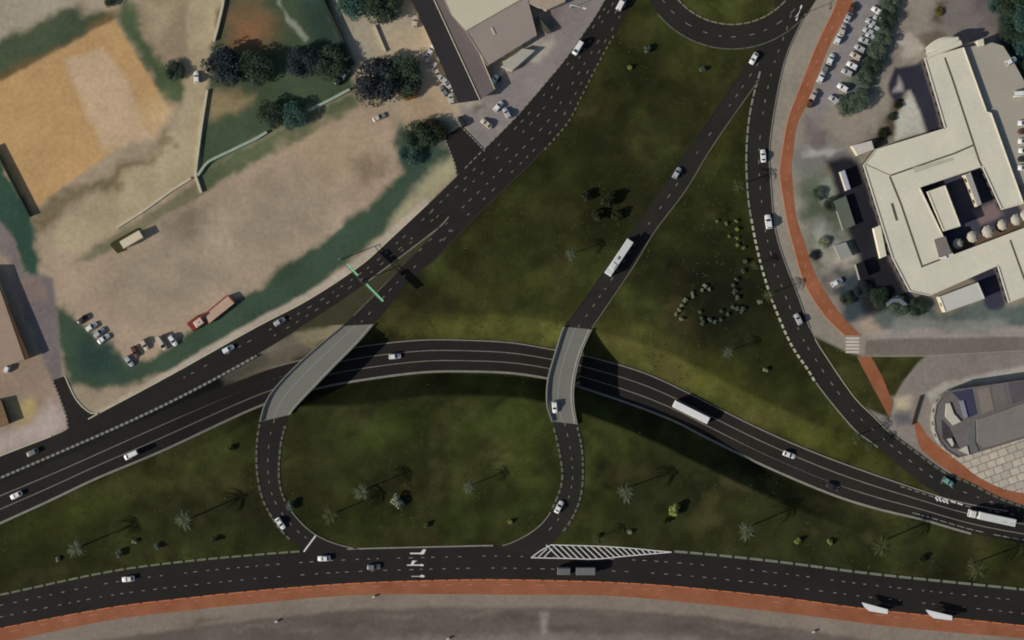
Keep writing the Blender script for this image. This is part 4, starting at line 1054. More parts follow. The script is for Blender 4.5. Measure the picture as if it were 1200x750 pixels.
# ------------------------------------------------------------------ buildings
def poly_c(px): a = np.array(WP(px)); return a.mean(0)
def building(name, label, cat, px, h, roof_mat, wall_mat, over=.3, parapet=0.0, z0=0.0, windows=True, winmat=None):
    c = poly_c(px); r = thing(name, label, cat, (c[0], c[1], z0))
    P = [(x - c[0], y - c[1]) for x, y in WP(px)]
    m = MB(); m.prism(P, -.3, h - .18); m.build('wall', [wall_mat], r)
    ar = sum(P[i][0] * P[(i + 1) % len(P)][1] - P[(i + 1) % len(P)][0] * P[i][1] for i in range(len(P)))
    sg = 1 if ar > 0 else -1
    m = MB(); m.prism(P, h - .178, h); m.build('roof', [roof_mat], r)
    if parapet:
        m = MB(); Q = P + [P[0]]
        for i in range(len(P)):
            a, b = np.array(Q[i]), np.array(Q[i + 1]); e = (b - a); l = np.linalg.norm(e); e = e / l; nn = np.array([-e[1], e[0]]) * sg
            q = [tuple(a + e * .02), tuple(b - e * .36), tuple(b - e * .36 + nn * .32), tuple(a + e * .02 + nn * .32)]
            if l > .8: m.prism(q, h + .003, h + parapet)
        m.build('parapet', [roof_mat], r)
    if windows:
        for i in range(len(P)):
            a, b = np.array(P[i]), np.array(P[(i + 1) % len(P)]); e = b - a; l = np.linalg.norm(e); e = e / l; nn = np.array([e[1], -e[0]]) * sg
            n = int(l / 3.2)
            for k in range(min(n, 14)):
                s0 = a + e * (l / n * (k + .5) - .7) + nn * .012; s1 = s0 + e * 1.4
                f = MB(); q = [(*s0, h * .38), (*s1, h * .38), (*s1, h * .78), (*s0, h * .78)]
                qb = [(p[0] - nn[0] * .03, p[1] - nn[1] * .03, p[2]) for p in q]
                f.add(q + qb, [(0, 1, 2, 3), (4, 5, 1, 0), (5, 6, 2, 1), (6, 7, 3, 2), (7, 4, 0, 3)])
                f.build('window', [M['glass']], r)
    return r, c
def onroof(r, c, name, px, z0, z1, mat):
    m = MB(); m.prism([(x - c[0], y - c[1]) for x, y in WP(px)], z0, z1); return m.build(name, [mat], r)
def roofline(r, c, name, px, w, z, mat, h=.05):
    m = MB(); cc = np.array(WP(px)) - c; band_mb(m, cc, w, z, flat, [(3000, 0)], 0); return m.build(name, [mat], r)

HB = 4.2
bl, c = building('school_building', 'large cream flat roofed building bent around a courtyard at the upper right', 'building',
    [(1079,71),(1125,58),(1152,133),(1157,134),(1195,240),(1169,247),(1146,197),(1074,221),(1101,277),(1113,299),(1200,266),(1290,236),(1290,320),(1200,346),(1177,355),(1164,312),(1085,347),(1062,342),(1042,304),(1008,195),(1022,177),(1103,152)],
    HB, M['cream'], noise_mat('shade_toned_facade', (62, 56, 56), .15, .3, 2, .85), parapet=.22)  # shade of the west side put into the dark wall colour
bl.name = 'courtyard_building'
g = M['gutter']; z = HB + .006
roofline(bl, c, 'gutter', [(1103,70),(1112,95),(1143,190),(1146,196)], .7, z, g)
roofline(bl, c, 'gutter', [(1138,171),(1115,181),(1040,207)], .6, z + .004, g)
roofline(bl, c, 'gutter', [(1039,208),(1052,240),(1077,314)], .7, z + .008, g)
roofline(bl, c, 'gutter', [(1076,313),(1102,303)], .6, z + .012, g)
roofline(bl, c, 'gutter', [(1179,282),(1200,340)], .7, z, g)
roofline(bl, c, 'roof_seam', [(1009,193),(1040,207)], .25, z + .014, g)
onroof(bl, c, 'stained_panel', [(1066,198),(1112,186),(1114,189),(1068,204)], HB + .002, HB + .02, noise_mat('stained_screed', (164, 160, 140), .12, .5, 2, .9))
onroof(bl, c, 'roof_box', [(1090,282),(1103,278),(1110,298),(1096,303)], HB + .003, HB + .7, M['greyroof'])
onroof(bl, c, 'roof_vent', [(1097,302),(1104,300),(1105,303),(1098,305)], HB + .003, HB + .4, M['whitepaint'])
onroof(bl, c, 'stair_head', [(1022,268),(1030,264),(1037,300),(1030,303)], 0, 2.2, M['cream'])
onroof(bl, c, 'roof_vent', [(1040,240),(1042,239),(1048,259),(1046,260)], HB + .003, HB + .15, M['gutter'])
# curved double entrance canopy at its north end
m = MB()
for k, (a, b) in enumerate([((1080,62),(1118,48)), ((1081,69),(1121,53))]):
    A = np.array(W(*a)) - c; B_ = np.array(W(*b)) - c; e = (B_ - A); l = np.linalg.norm(e); e /= l; nn = np.array([-e[1], e[0]])
    n = 8; v = []; f = []
    for j in range(13):
        s = A + e * l * j / 12; wv = (.7 + 1.6 * math.sin(math.pi * j / 12)) if k == 0 else 1.0
        for i in range(n + 1):
            u = (i / n - .5) * 2; q = s + nn * u * wv; v.append((q[0], q[1], 4.4 + k * .3 + .8 * math.sqrt(max(0, 1 - u * u * .96))))
    for j in range(12):
        for i in range(n): f.append((j * 9 + i, j * 9 + i + 1, (j + 1) * 9 + i + 1, (j + 1) * 9 + i))
    m.add(v, f)
m.build('entrance_canopy', [M['cream']], bl, True)
for (a, b) in [(1083,64),(1098,60),(1114,53)]:
    m = MB(); q = np.array(W(a, b)) - c; m.tube([(q[0], q[1], 0), (q[0], q[1], 4.6)], .14, 8); m.build('canopy_post', [M['cream2']], bl, True)

# raised terrace added to shorten the building's cast shadow
tm = MB(); tm.prism(WP([(1126.5,58),(1160,52),(1172,56),(1186,78),(1206,114),(1290,150),(1290,215),(1197,238),(1158.5,133),(1153.5,132)]), -.3, 3.2, 0, 1)
carpark = structure(tm.build('added_raised_carpark', [noise_mat('carpark_paving', (148, 142, 127), .07, .08, 1.2, .9), M['wall_c']]))
TZ = 3.22
def tc_(k, p, x, y, a, lab, grp=None, sc_=1.0): car(k, p, x, y, a, lab, grp, TZ, sc_)
TG = 'cars on the car park at the right edge'
tc_('hatch', 'white', 1180, 74, 30, 'white car beside the dark trees at the top of the car park', TG)
tc_('van', 'white', 1191, 112, 3, 'pale van standing across the middle of the car park', TG)
for i, (yy, p, k) in enumerate([(146,'white','sedan'),(156,'brown','sedan'),(167,'white','sedan'),(178,'white','hatch'),(188,'dark','sedan'),(198,'white','sedan'),(222,'dark','hatch')]):
    tc_(k, p, 1195.5, yy, 180, '%s car, %s from the top in the column parked at the right edge' % ({'brown': 'maroon'}.get(p, p), ORD[i]), TG)

building('pavilion', 'cream flat roofed pavilion standing inside the courtyard', 'pavilion', [(1082,226),(1103,218.5),(1121,266),(1101,272)], 4.6, M['cream'], M['cream2'], parapet=.15)
m, cc = building('annex_building', 'small white flat roofed block below the courtyard building', 'building', [(1097,348),(1142,331),(1150,350),(1104,366)], 3.6, noise_mat('pale_grey_roof', (176, 174, 164), .06, .2, 2, .9), M['cream2'], parapet=.15)
building('courtyard_shed', 'narrow grey slab roof along the right side of the courtyard', 'shed', [(1127,206),(1133,203),(1146,240),(1141,243)], 4.0, noise_mat('slab_grey_roof', (146, 142, 136), .1, .4, 2, .9), M['cream2'])
building('kiosk', 'tiny white box beside the top of the car park', 'kiosk', [(1141,50),(1148,48),(1149,56),(1142,57)], 4.0, M['cream'], M['cream2'], windows=False)
# long navy bench-like roof light in the painted shade
building('bike_shelter', 'slim pale blue roof in the painted shade left of the cream building', 'shelter', [(983,202),(988,200),(995,222),(990,224)], 2.3, noise_mat('pale_blue_sheet', (150, 152, 166), .12, .6, 3, .7), M['cream2'], windows=False)
building('dark_hut', 'black roofed hut in the painted shade level with the lower porch of the cream building', 'hut', [(1001,310),(1010,307),(1016,324),(1006,328)], 2.4, noise_mat('black_felt_roof', (24, 24, 26), .2, .5, 2, .9), M['wall_c'], windows=False)
building('low_store', 'low grey green roofed store on the rubble between red path and painted shade', 'store', [(976,236),(990,230),(1001,264),(987,270)], 1.6, noise_mat('store_grey_green', (84, 90, 78), .15, .4, 2, .9), M['wall_c'], windows=False)
building('low_store', 'pale flat roofed store beside the lower end of the painted shade', 'store', [(976,288),(990,284),(998,300),(984,305)], 1.6, noise_mat('store_pale', (132, 132, 124), .15, .4, 2, .9), M['wall_c'], windows=False)
building('curved_awning', 'thin pale blue curved awning below the lower left corner of the cream building', 'awning', [(1036,356),(1044,350),(1054,350),(1062,357),(1058,358),(1052,354),(1045,354),(1039,359)], 2.0, noise_mat('awning_blue_grey', (92, 100, 110), .12, .5, 2, .8), M['wall_c'], windows=False)
building('entrance_porch', 'white box porch on the upper left corner of the cream building', 'porch', [(996,172),(1019,166),(1022,176),(1003,183)], 2.8, noise_mat('porch_white', (178, 170, 160), .1, .5, 2, .9), M['cream2'], windows=False)
def parasol(px, py_, r_, label):
    x, y = W(px, py_); r = thing('parasol', label, 'parasol', (x, y, 0), random.uniform(0, 1), 'pale parasols along the courtyard edge')
    n = 8; v = [(0, 0, 3.3)]; f = []
    for ring, (rr, zz) in enumerate([(.5, 3.12), (1, 2.6)]):
        v += [(rr * r_ * math.cos(2 * math.pi * k / n), rr * r_ * math.sin(2 * math.pi * k / n), zz) for k in range(n)]
    f = [(0, 1 + k, 1 + (k + 1) % n) for k in range(n)] + [(1 + k, 9 + k, 9 + (k + 1) % n, 1 + (k + 1) % n) for k in range(n)]
    new_obj('canopy', v, f, noise_mat('sun_bleached_canvas', (160, 152, 136), .14, .6, 2, .9), None, r)
    m = MB(); m.tube([(0, 0, 0), (0, 0, 3.25)], .05, 6); m.build('pole', [M['steel']], r)
    m = MB(); m.tube([(0, 0, 0), (0, 0, .12)], .4, 10); m.build('base', [M['wall_c']], r)
for i, (a, b, rr) in enumerate([(1120,286,1.9),(1137,278,2.1),(1155,272,2.3),(1172,264,2.0),(1188,258,2.1),(1199,253,2.1)]):
    parasol(a, b, rr, 'pale parasol, %s from the left along the courtyard edge' % ORD[i])

# lower right building with a rounded end
b2, c2 = building('hall_building', 'grey flat roofed hall with a rounded dark end beside the tiled plaza', 'building',
    [(1109,457),(1150,451),(1200,444),(1290,432),(1290,474),(1200,511),(1160,523),(1134,531),(1118,535),(1104,526),(1096,516),(1091,503),(1090,488),(1093,473),(1099,464)], 4.4, noise_mat('hall_dark_roof', (98, 92, 89), .22, .15, 1.5, .85), M['wall_c'], parapet=.2)
onroof(b2, c2, 'upper_roof', [(1139,491),(1200,469),(1290,442),(1290,472),(1199,508),(1160,520),(1148,523),(1140,516)], 4.402, 5.0, M['greyroof'])
onroof(b2, c2, 'navy_roof_panel', [(1111,459),(1134,455),(1140,484),(1130,489),(1122,470)], 4.402, 4.5, noise_mat('navy_sheet_roof', (54, 56, 74), .15, .3, 2, .8))
onroof(b2, c2, 'skylight', [(1119,469),(1124,468),(1129,487),(1125,489)], 4.51, 4.8, noise_mat('skylight_pale', (120, 120, 126), .12, .6, 3, .6))
for q in ([(1104,472),(1108,471),(1113,484),(1121,493),(1112,497),(1103,487)], [(1105,513),(1110,512),(1113,519),(1111,522)], [(1118,526),(1128,521),(1131,532)]):
    onroof(b2, c2, 'roof_canopy', q, 4.402, 4.9, noise_mat('canopy_white', (170, 166, 150), .15, .6, 3, .8))
onroof(b2, c2, 'tan_roof_panel', [(1141,456),(1154,453),(1160,478),(1146,484)], 4.402, 4.46, noise_mat('tan_sheet', (118, 106, 96), .15, .4, 2, .9))
onroof(b2, c2, 'dark_roof_panel', [(1176,448),(1196,446),(1199,466),(1181,473)], 4.402, 4.46, noise_mat('plum_sheet', (82, 74, 78), .15, .4, 2, .9))
onroof(b2, c2, 'dark_roof_panel', [(1099,490),(1108,500),(1120,524),(1110,524),(1100,512)], 4.402, 4.44, noise_mat('dark_grey_sheet', (58, 54, 56), .2, .4, 2, .9))  # even dark grey panel in the rounded end
for q in ([(1156,451),(1161,482)], [(1172,448),(1178,476)], [(1186,446),(1192,470)]):
    roofline(b2, c2, 'roof_seam', q, .2, 4.41, M['gutter'])
onroof(b2, c2, 'curved_roof_edge', [(1133,531),(1128,512),(1131,498),(1138,492),(1138,518),(1142,527)], 4.402, 4.6, noise_mat('edge_grey', (94, 92, 90), .12, .4, 2, .9))

# top centre: long roof with shade painted on one slope, and the big shed beside it
def gable(name, label, L0, L1, R0, R1, h0, h1, mL, mR, wallm):
    """two roof slopes meeting on a ridge; L/R eaves and ridge ends given by pixels"""
    c = poly_c([L0, L1, R0[1], R1[1]]); r = thing(name, label, 'building', (c[0], c[1], 0))
    a0, a1 = np.array(W(*L0)) - c, np.array(W(*L1)) - c
    k0, k1 = np.array(W(*R0[0])) - c, np.array(W(*R1[0])) - c
    b0, b1 = np.array(W(*R0[1])) - c, np.array(W(*R1[1])) - c
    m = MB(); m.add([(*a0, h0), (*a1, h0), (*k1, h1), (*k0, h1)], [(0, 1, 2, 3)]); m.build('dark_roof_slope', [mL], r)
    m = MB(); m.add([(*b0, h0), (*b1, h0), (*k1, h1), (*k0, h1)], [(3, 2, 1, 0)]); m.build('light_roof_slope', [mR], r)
    m = MB(); m.tube([(*k0, h1 + .02), (*k1, h1 + .02)], .18, 6); m.build('ridge', [M['palewall']], r)
    m = MB(); m.tube([(*(b0), h0 + .02), (*(b1), h0 + .02)], .16, 6); m.build('eaves_trim', [M['palewall']], r)
    m = MB(); s = .97
    m.prism([tuple(a0 * s), tuple(a1 * s), tuple(b1 * s), tuple(b0 * s)], -.2, h0 - .06); m.build('wall', [wallm], r)
    m = MB()
    for p, q, kk in ((a0, b0, k0), (a1, b1, k1)):
        m.add([(*(p * s), h0 - .06), (*(q * s), h0 - .06), (*(kk * s), h1 - .1)], [(0, 1, 2), (2, 1, 0)])
    m.build('gable_end', [wallm], r)
    return r
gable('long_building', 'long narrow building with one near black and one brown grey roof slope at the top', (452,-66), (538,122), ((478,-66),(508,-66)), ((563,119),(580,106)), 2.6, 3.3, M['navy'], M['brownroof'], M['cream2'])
w1_, cw = building('warehouse', 'wide warehouse with cream and brown grey flat roofs above the avenue pavement', 'building', [(528,18),(488,-70),(600,-70),(629,43),(571,79),(547,40)], 3.0, noise_mat('warehouse_grey', (134, 123, 114), .1, .2, 2, .9), M['cream2'], parapet=.12)
onroof(w1_, cw, 'upper_roof', [(530,19),(492,-66),(592,-66),(610,2),(547,38)], 3.003, 3.5, noise_mat('warehouse_cream', (176, 170, 146), .08, .2, 2, .9))
onroof(w1_, cw, 'roof_light', [(575,35),(577,34),(581,42),(579,43)], 3.003, 3.2, M['palewall'])
building('shop_awning', 'pale awning roof between the warehouse and the avenue pavement', 'awning', [(587,79),(612,58),(627,60),(600,84)], 1.8, noise_mat('awning_pale', (152, 148, 136), .12, .5, 2, .9), M['cream2'], windows=False)
building('shed', 'narrow dark roofed shed against the warehouse corner', 'shed', [(626,24),(630,20),(645,38),(640,41)], 2.0, noise_mat('mossy_roof', (74, 70, 56), .2, .5, 2, .9), M['palewall'], windows=False)
building('house', 'beige roofed house at the top edge beside the avenue', 'house', [(615,-40),(668,-40),(662,4),(640,14),(618,6)], 3, noise_mat('beige_tile_roof', (150, 134, 116), .12, .4, 2, .9), M['cream2'])

# left edge
e1, ce = building('workshop', 'tan roofed workshop with painted dark brown edge shade at the left edge', 'building', [(-70,318),(-4,318),(32,421),(-10,436),(-70,420)], 3.0, M['tanroof'], M['cream2'])
onroof(e1, ce, 'edge_shade_strip', [(-2,333),(2,333),(38,419),(33,421.5)], 2.4, 2.9, M['darkbrown'])  # roof edge shade put in as a dark brown strip
building('brown_hut', 'small hut with dark brown roof at the left edge above the avenue', 'hut', [(-20,474),(4,469),(13,496),(-14,506)], 2.2, noise_mat('brown_hut_roof', (112, 88, 66), .3, .5, 2, .9), M['darkbrown'], windows=False)
car('hatch', 'white', 10, 430, 70, 'white car beside the tan workshop at the left edge', None, .02)

for (a, b, lab) in [(324,728,'small white utility cabinet on the dark ground at the lower left'),(438,699,'small white utility cabinet at the edge of the red path'),(525,748,'small white utility cabinet at the bottom edge'),(953,740,'small white utility cabinet at the lower right')]:
    x, y = W(a, b); r = thing('utility_cabinet', lab, 'cabinet', (x, y, .0), .3)
    m = MB(); m.box(-.45, .45, -.32, .32, 0, .8, 0, .05); m.build('body', [M['kerb']], r)
    m = MB(); m.box(-.5, .5, -.37, .37, .802, .87, 0, .03); m.build('lid', [M['palewall']], r)
    m = MB(); m.box(-.38, -.03, -.35, -.322, .1, .72); m.box(.03, .38, -.35, -.322, .1, .72); m.build('door', [M['steel']], r)
# containers
def container(px, py_, ang, L, Wd, h, label, paint, name='cargo_container'):
    x, y = W(px, py_); r = thing(name, label, 'container', (x, y, .02), math.radians(ang))
    m = MB(); m.box(-L/2, L/2, -Wd/2, Wd/2, 0, h - .12, 0)
    n = int(L / .35)
    for k in range(n):
        xx = -L/2 + .15 + k * .35
        for s in (-1, 1): m.box(xx, xx + .17, s * (Wd/2 + .02) - .02, s * (Wd/2 + .02) + .02, .1, h - .2)
    m.build('body', [paint], r)
    m = MB(); m.box(-L/2 - .04, L/2 + .04, -Wd/2 - .06, Wd/2 + .06, h - .118, h, 0, .04); m.build('roof', [paint], r)
    m = MB(); m.box(L/2 + .002, L/2 + .05, -Wd/2 + .15, -.04, .15, h - .3); m.build('door', [M['steel']], r)
    m = MB(); m.box(L/2 + .002, L/2 + .05, .04, Wd/2 - .15, .15, h - .3); m.build('door', [M['steel']], r)
container(156, 281, 30, 7.8, 2.7, 2.5, 'cream container cabin standing alone on the dirt field', noise_mat('cream_container', (188, 176, 150), .08, .5, 2, .7))
m = MB(); m.prism(WP([(129,287),(133,283),(160,268),(164,270),(143,284),(146,294),(138,297)]), .02, .5); tag(m.build('cabin_shade_slab', [noise_mat('cabin_shade_tone', (54, 52, 30), .2, .5, 2, .95)]), 'dark slab painted as the shadow of the cream container cabin', 'shadow slab')  # cast shade of the cabin, put in as a low dark slab
sh, cs = building('storage_shed', 'long pink roofed shed with rust red edging by the green verge', 'shed', [(243,371),(268,346),(276,355),(246,379)], 1.7, M['pinkroof'], M['redbrown'], windows=False)
roofline(sh, cs, 'roof_trim', [(221,381),(244,366),(268,346),(276,355)], .5, 1.71, M['redbrown'])
building('tool_shed', 'small rust red shed with a pale square roof next to the pink roofed shed', 'shed', [(220,379),(233,369),(242,378),(227,388)], 1.6, M['redbrown'], M['redbrown'], windows=False)
x, y = W(234, 378); 
def crate(label):
    r = thing('tank', label, 'tank', (x, y, .02), math.radians(35))
    m = MB(); m.box(-1.6, 1.6, -1.2, 1.2, 0, 2.0, 0, .25); m.build('body', [noise_mat('tank_pink', (186, 160, 146), .08, .6, 2, .8)], r)
    m = MB(); m.tube([(0, 0, 2.0), (0, 0, 2.12)], .35, 12); m.build('lid', [M['steel']], r)
crate('pale pink tank standing between the two rust red sheds')

# ------------------------------------------------------------------ trees
def crown_mesh(name, seed, n, leaf, lobes, flat_=.62, spread=.62):
    rs = np.random.RandomState(seed)
    cs = []; 
    for k in range(lobes):
        a = rs.rand() * 2 * math.pi; r = math.sqrt(rs.rand()) * spread; hz = (rs.rand() - .35) * flat_ * .8
        cs.append((r * math.cos(a), r * math.sin(a), hz, .24 + .2 * rs.rand()))
    V = []; F = []
    for i in range(n):
        c = cs[rs.randint(lobes)]
        d = rs.randn(3); d[2] = abs(d[2]) * 1.1 - .35; d /= np.linalg.norm(d)
        p = np.array(c[:3]) + d * c[3] * (.55 + .5 * rs.rand() ** .6) * np.array([1, 1, .8])
        nrm = d * .6 + rs.randn(3) * .5 + np.array([0, 0, .5]); nrm /= np.linalg.norm(nrm)
        u = np.cross(nrm, rs.randn(3)); u /= np.linalg.norm(u); v = np.cross(nrm, u)
        s = leaf * (.55 + .9 * rs.rand()); o = len(V)
        for (a, b) in ((-1, -.1), (-.2, -.55), (1, 0), (-.1, .6)):
            V.append(p + u * a * s + v * b * s)
        F.append((o, o + 1, o + 2, o + 3))
    me = bpy.data.meshes.new(name); me.from_pydata([tuple(v) for v in V], [], F); me.update()
    return me
def trunk_mesh(name, h, r, limbs, seed):
    rs = random.Random(seed); m = MB()
    m.tube([(0, 0, -.05), (r * .3, 0, h * .5), (0, r * .2, h)], [r, r * .75, r * .55], 8)
    for k in range(limbs):
        a = 2 * math.pi * k / limbs + rs.uniform(-.3, .3); l = rs.uniform(.35, .6)
        m.tube([(0, 0, h * .85), (math.cos(a) * l * .5, math.sin(a) * l * .5, h + .1), (math.cos(a) * l, math.sin(a) * l, h + .22)], [r * .5, r * .35, r * .15], 6)
    me = bpy.data.meshes.new(name); me.from_pydata(m.v, [], m.f); me.materials.append(M['bark']); me.update()
    return me
CR = [crown_mesh('crown', 10 + k, 5600, .043, 20 + 3 * k, .55, .64) for k in range(4)]
TR = [trunk_mesh('trunk', .34, .045, 5, k) for k in range(4)]
for me in CR: me.materials.append(LEAF['dark'])
SHC = [crown_mesh('foliage', 40 + k, 420, .15, 7, .55, .55) for k in range(4)]
for me in SHC: me.materials.append(LEAF['lime'])
SHT = [trunk_mesh('stem', .25, .05, 4, 20 + k) for k in range(2)]
def tree(px, py_, rpx, leaf, label, group=None, zs=.8, z=0):
    x, y = W(px, py_); k = int(px * 7 + py_) % 4
    r = thing('tree', label, 'tree', (x, y, z if z else ground_z(x, y)), px * .7 % 6.28, group); R = rpx * S / .95
    r.scale = (R, R, R * zs)
    t = bpy.data.objects.new('trunk', TR[k]); COL.objects.link(t); t.parent = r
    cr = bpy.data.objects.new('crown', CR[k]); COL.objects.link(cr); cr.parent = r; cr.location = (0, 0, .62)
    cr.material_slots[0].link = 'OBJECT'; cr.material_slots[0].material = LEAF[leaf]
    return r
tree(262,81,28,'navy','broad blue black tree beside the white car on the beige lane', None, .6)
tree(300,80,23,'dark','dark green tree touching the right side of the blue black tree', None, .6)
tree(356,74,21,'navy','dark round tree in the park left of the mesh fence', None, .6)
tree(388,74,22,'dark','softer grey green tree over the mesh fence', None, .55)
tree(318,134,19,'dark','small round tree on the left end of the pale green wall', None, .6)
tree(344,136,18,'teal','small teal tree on the pale green wall gap', None, .6)
tree(442,96,29,'navy','very large blue black tree above the lone car on the dirt', None, .6)
tree(474,92,25,'dark','green tree joined to the right of the very large blue black tree', None, .6)
tree(481,110,11,'rust','small rusty orange tree at the foot of the large dark pair', None, .6)
tree(417,8,23,'teal','teal tree at the top edge above the white wall', None, .6)
tree(450,8,24,'dark','dark green tree at the top edge right of the teal one', None, .6)
tree(490,160,19,'dark','dark green tree at the corner of the dirt field by the side street', None, .6)
tree(508,154,15,'bush','dark brown green tree at the mouth of the side street', None, .6)
tree(480,182,14,'teal','low teal tree on the verge below the corner trees', None, .55)
tree(206,84,13,'dark','spindly dark tree leaning over the beige lane', None, .5)
tree(131,2,9,'dark','small dark tree at the top edge above the sand court', None, .6)
GT = 'grey green trees behind the slanting row of cars'
for i, (a, b, rr, lf) in enumerate([(1042,4,13,'grey'),(1038,24,13,'dark'),(1034,44,13,'grey'),(1026,60,13,'grey'),(1020,78,13,'dark'),(1012,94,12,'grey'),(1006,118,15,'grey'),(990,124,13,'grey')]):
    tree(a, b, rr, lf, '%s tree, %s from top in the line behind the slanting car row' % ({'grey': 'grey green', 'dark': 'dark green'}[lf], ORD[i]), GT, .55)
DT = 'dark teal trees in the top right corner'
for i, (a, b, rr) in enumerate([(1182,4,19),(1200,24,20),(1186,36,17),(1202,56,17),(1196,84,13),(1166,8,10)]):
    tree(a, b, rr, 'teal' if i % 2 else 'dark', ['dark green tree at the very top of the top right corner','teal tree at the right edge second down in the top right corner','dark green tree in the middle of the top right corner clump','teal tree third down at the right edge','dark green tree lowest in the top right corner clump above the terrace cars','small teal tree leftmost in the top right corner clump'][i], DT, .5)
for i, (a, b, rr, lf, lab) in enumerate([(958,228,9,'grey','bush on the green patch left of the painted shade, upper'),(974,240,10,'dark','dark bush on the green patch touching the painted shade'),(964,284,8,'pale','pale bush on the light rubble left of the painted shade'),(953,300,7,'navy','blue black bush at the lower left corner of the green patch beside the red path'),(1030,350,14,'dark','dark tree below the lower end of the painted shade'),(1052,358,13,'grey','grey green tree at the lower left corner of the cream building'),(1074,360,12,'dark','dark tree left of the small white block'),(1010,340,11,'navy','blue black tree beside the red path above the crossing'),(992,350,9,'dark','dark small tree between red path and the blue black tree')]):
    tree(a, b, rr, lf, lab, None, .45)

for a, b, rr, lf, lab in [(1052,122,6,'bush','dark brown tree beside the notch of the cream building, upper of three'),(1045,138,6,'dark','dark tree in the middle of the three beside the cream building notch'),(1034,156,7,'bush','dark brown tree beside the white porch, lowest of three'),(1101,14,6,'olive','olive tree near the top edge above the entrance canopy'),(583,92,5,'dark','small dark tree against the end of the long dark roof')]:
    tree(a, b, rr, lf, lab, None, .4)
def shrub(px, py_, rpx, leaf, label, group=None, name='shrub', hz=.9):
    x, y = W(px, py_); k = int(px * 13 + py_ * 3) % 4
    r = thing(name, label, 'shrub' if name == 'shrub' else 'tree', (x, y, ground_z(x, y)), px * 1.3 % 6.28, group); R = rpx * S
    r.scale = (R, R, R * hz)
    t = bpy.data.objects.new('stem', SHT[k % 2]); COL.objects.link(t); t.parent = r
    cr = bpy.data.objects.new('foliage', SHC[k]); COL.objects.link(cr); cr.parent = r; cr.location = (0, 0, .5)
    cr.material_slots[0].link = 'OBJECT'; cr.material_slots[0].material = LEAF[leaf]
    return r
rs_ = random.Random(9)
for si, (a, b) in enumerate([(841,259),(851,262),(863,259),(863,269),(855,277),(864,279),(865,287),(871,291)]):
    shrub(a, b, rs_.uniform(2.6, 3.6), 'lime', 'yellow green shrub, %s from the top in the bent row beside the right road' % ORD[si], 'upper bent row of yellow green shrubs')
for si, (a, b) in enumerate([(873,307),(871,317),(863,327),(860,334),(861,342),(864,349)]):
    shrub(a, b, rs_.uniform(3, 4.4), 'grey', 'grey green shrub, %s from the top in the short row nearest the right road' % ORD[si], 'vertical row of grey green shrubs')
for si, (a, b) in enumerate([(826,335),(831,339),(823,340),(811,343),(812,347),(803,352),(799,358),(796,363),(792,368),(798,374)]):
    shrub(a, b, rs_.uniform(2.4, 3.6), 'pale', 'pale flecked shrub, %s from the top in the left arc of the shrub ring' % ORD[si], 'left arc of pale shrubs')
for si, (a, b) in enumerate([(820,366),(822,373),(823,379),(832,375),(838,377),(845,375),(846,364),(853,368),(858,360),(864,362),(869,365),(871,361)]):
    shrub(a, b, rs_.uniform(3, 4.2), 'grey', 'blue grey shrub, %s along the bottom of the shrub ring from its left end' % ORD[si], 'bottom arc of blue grey shrubs')
for (a, b, rr, lf, lab) in [(738,80,4,'lime','single yellow green shrub on the grass near the top between avenue and ramp'),
    (758,58,6,'grey','grey green shrub above the single yellow green one near the roundabout'),(823,82,5,'grey','faint grey shrub on the grass left of the ramp head'),
    (897,433,4,'pale','single pale round shrub on the grass above the sunken road'),(466,587,9,'pale','tall pale flecked shrub in the middle of the loop lawn'),
    (598,612,4,'lime','small lime shrub beside the inner curve of the middle ramp'),(341,592,8,'grey','grey bush inside the left loop against the ramp'),
    (790,597,10,'lime','big yellow green shrub on the lawn above the hatched marking'),(738,624,4,'pale','small pale shrub just above the hatched marking'),
    (779,611,5,'bush','dark bush just below the big yellow green shrub'),(934,634,5,'lime','round lime shrub, left one of the pair on the lower right lawn'),(972,635,5,'lime','round lime shrub, right one of the pair on the lower right lawn'),
    (158,634,4,'pale','small pale shrub between the two palms on the lower left lawn'),(68,655,4,'pale','small pale sprig left of the lower left palms'),
    (140,648,6,'grey','low grey bush right of the leftmost palm'),(184,640,5,'grey','low grey bush between the lower left palms'),(252,632,5,'bush','dark bush right of the second palm on the lower left lawn'),
    (500,615,5,'palm','low green bush on the loop lawn above the lane arrows'),(1079,655,6,'bush','dark bush between the two palms on the lower right lawn'),
    (890,354,4,'pale','pale broken shrub at the right road kerb near the shrub ring'),(270,525,6,'palm','small shrub on the grass left of the left loop ramp'),(700,628,4,'palm','small green shrub on the lawn above the left end of the hatched marking'),
    (712,236,11,'bush','dark bush in the middle of the large lawn, uppermost of the dark clump'),(698,252,10,'bush','dark bush lowest in the dark clump on the large lawn'),(724,254,9,'bush','dark bush at the right of the dark clump on the large lawn'),(686,230,8,'bush','dark bush at the left of the dark clump on the large lawn')]:
    shrub(a, b, rr, lf, lab)

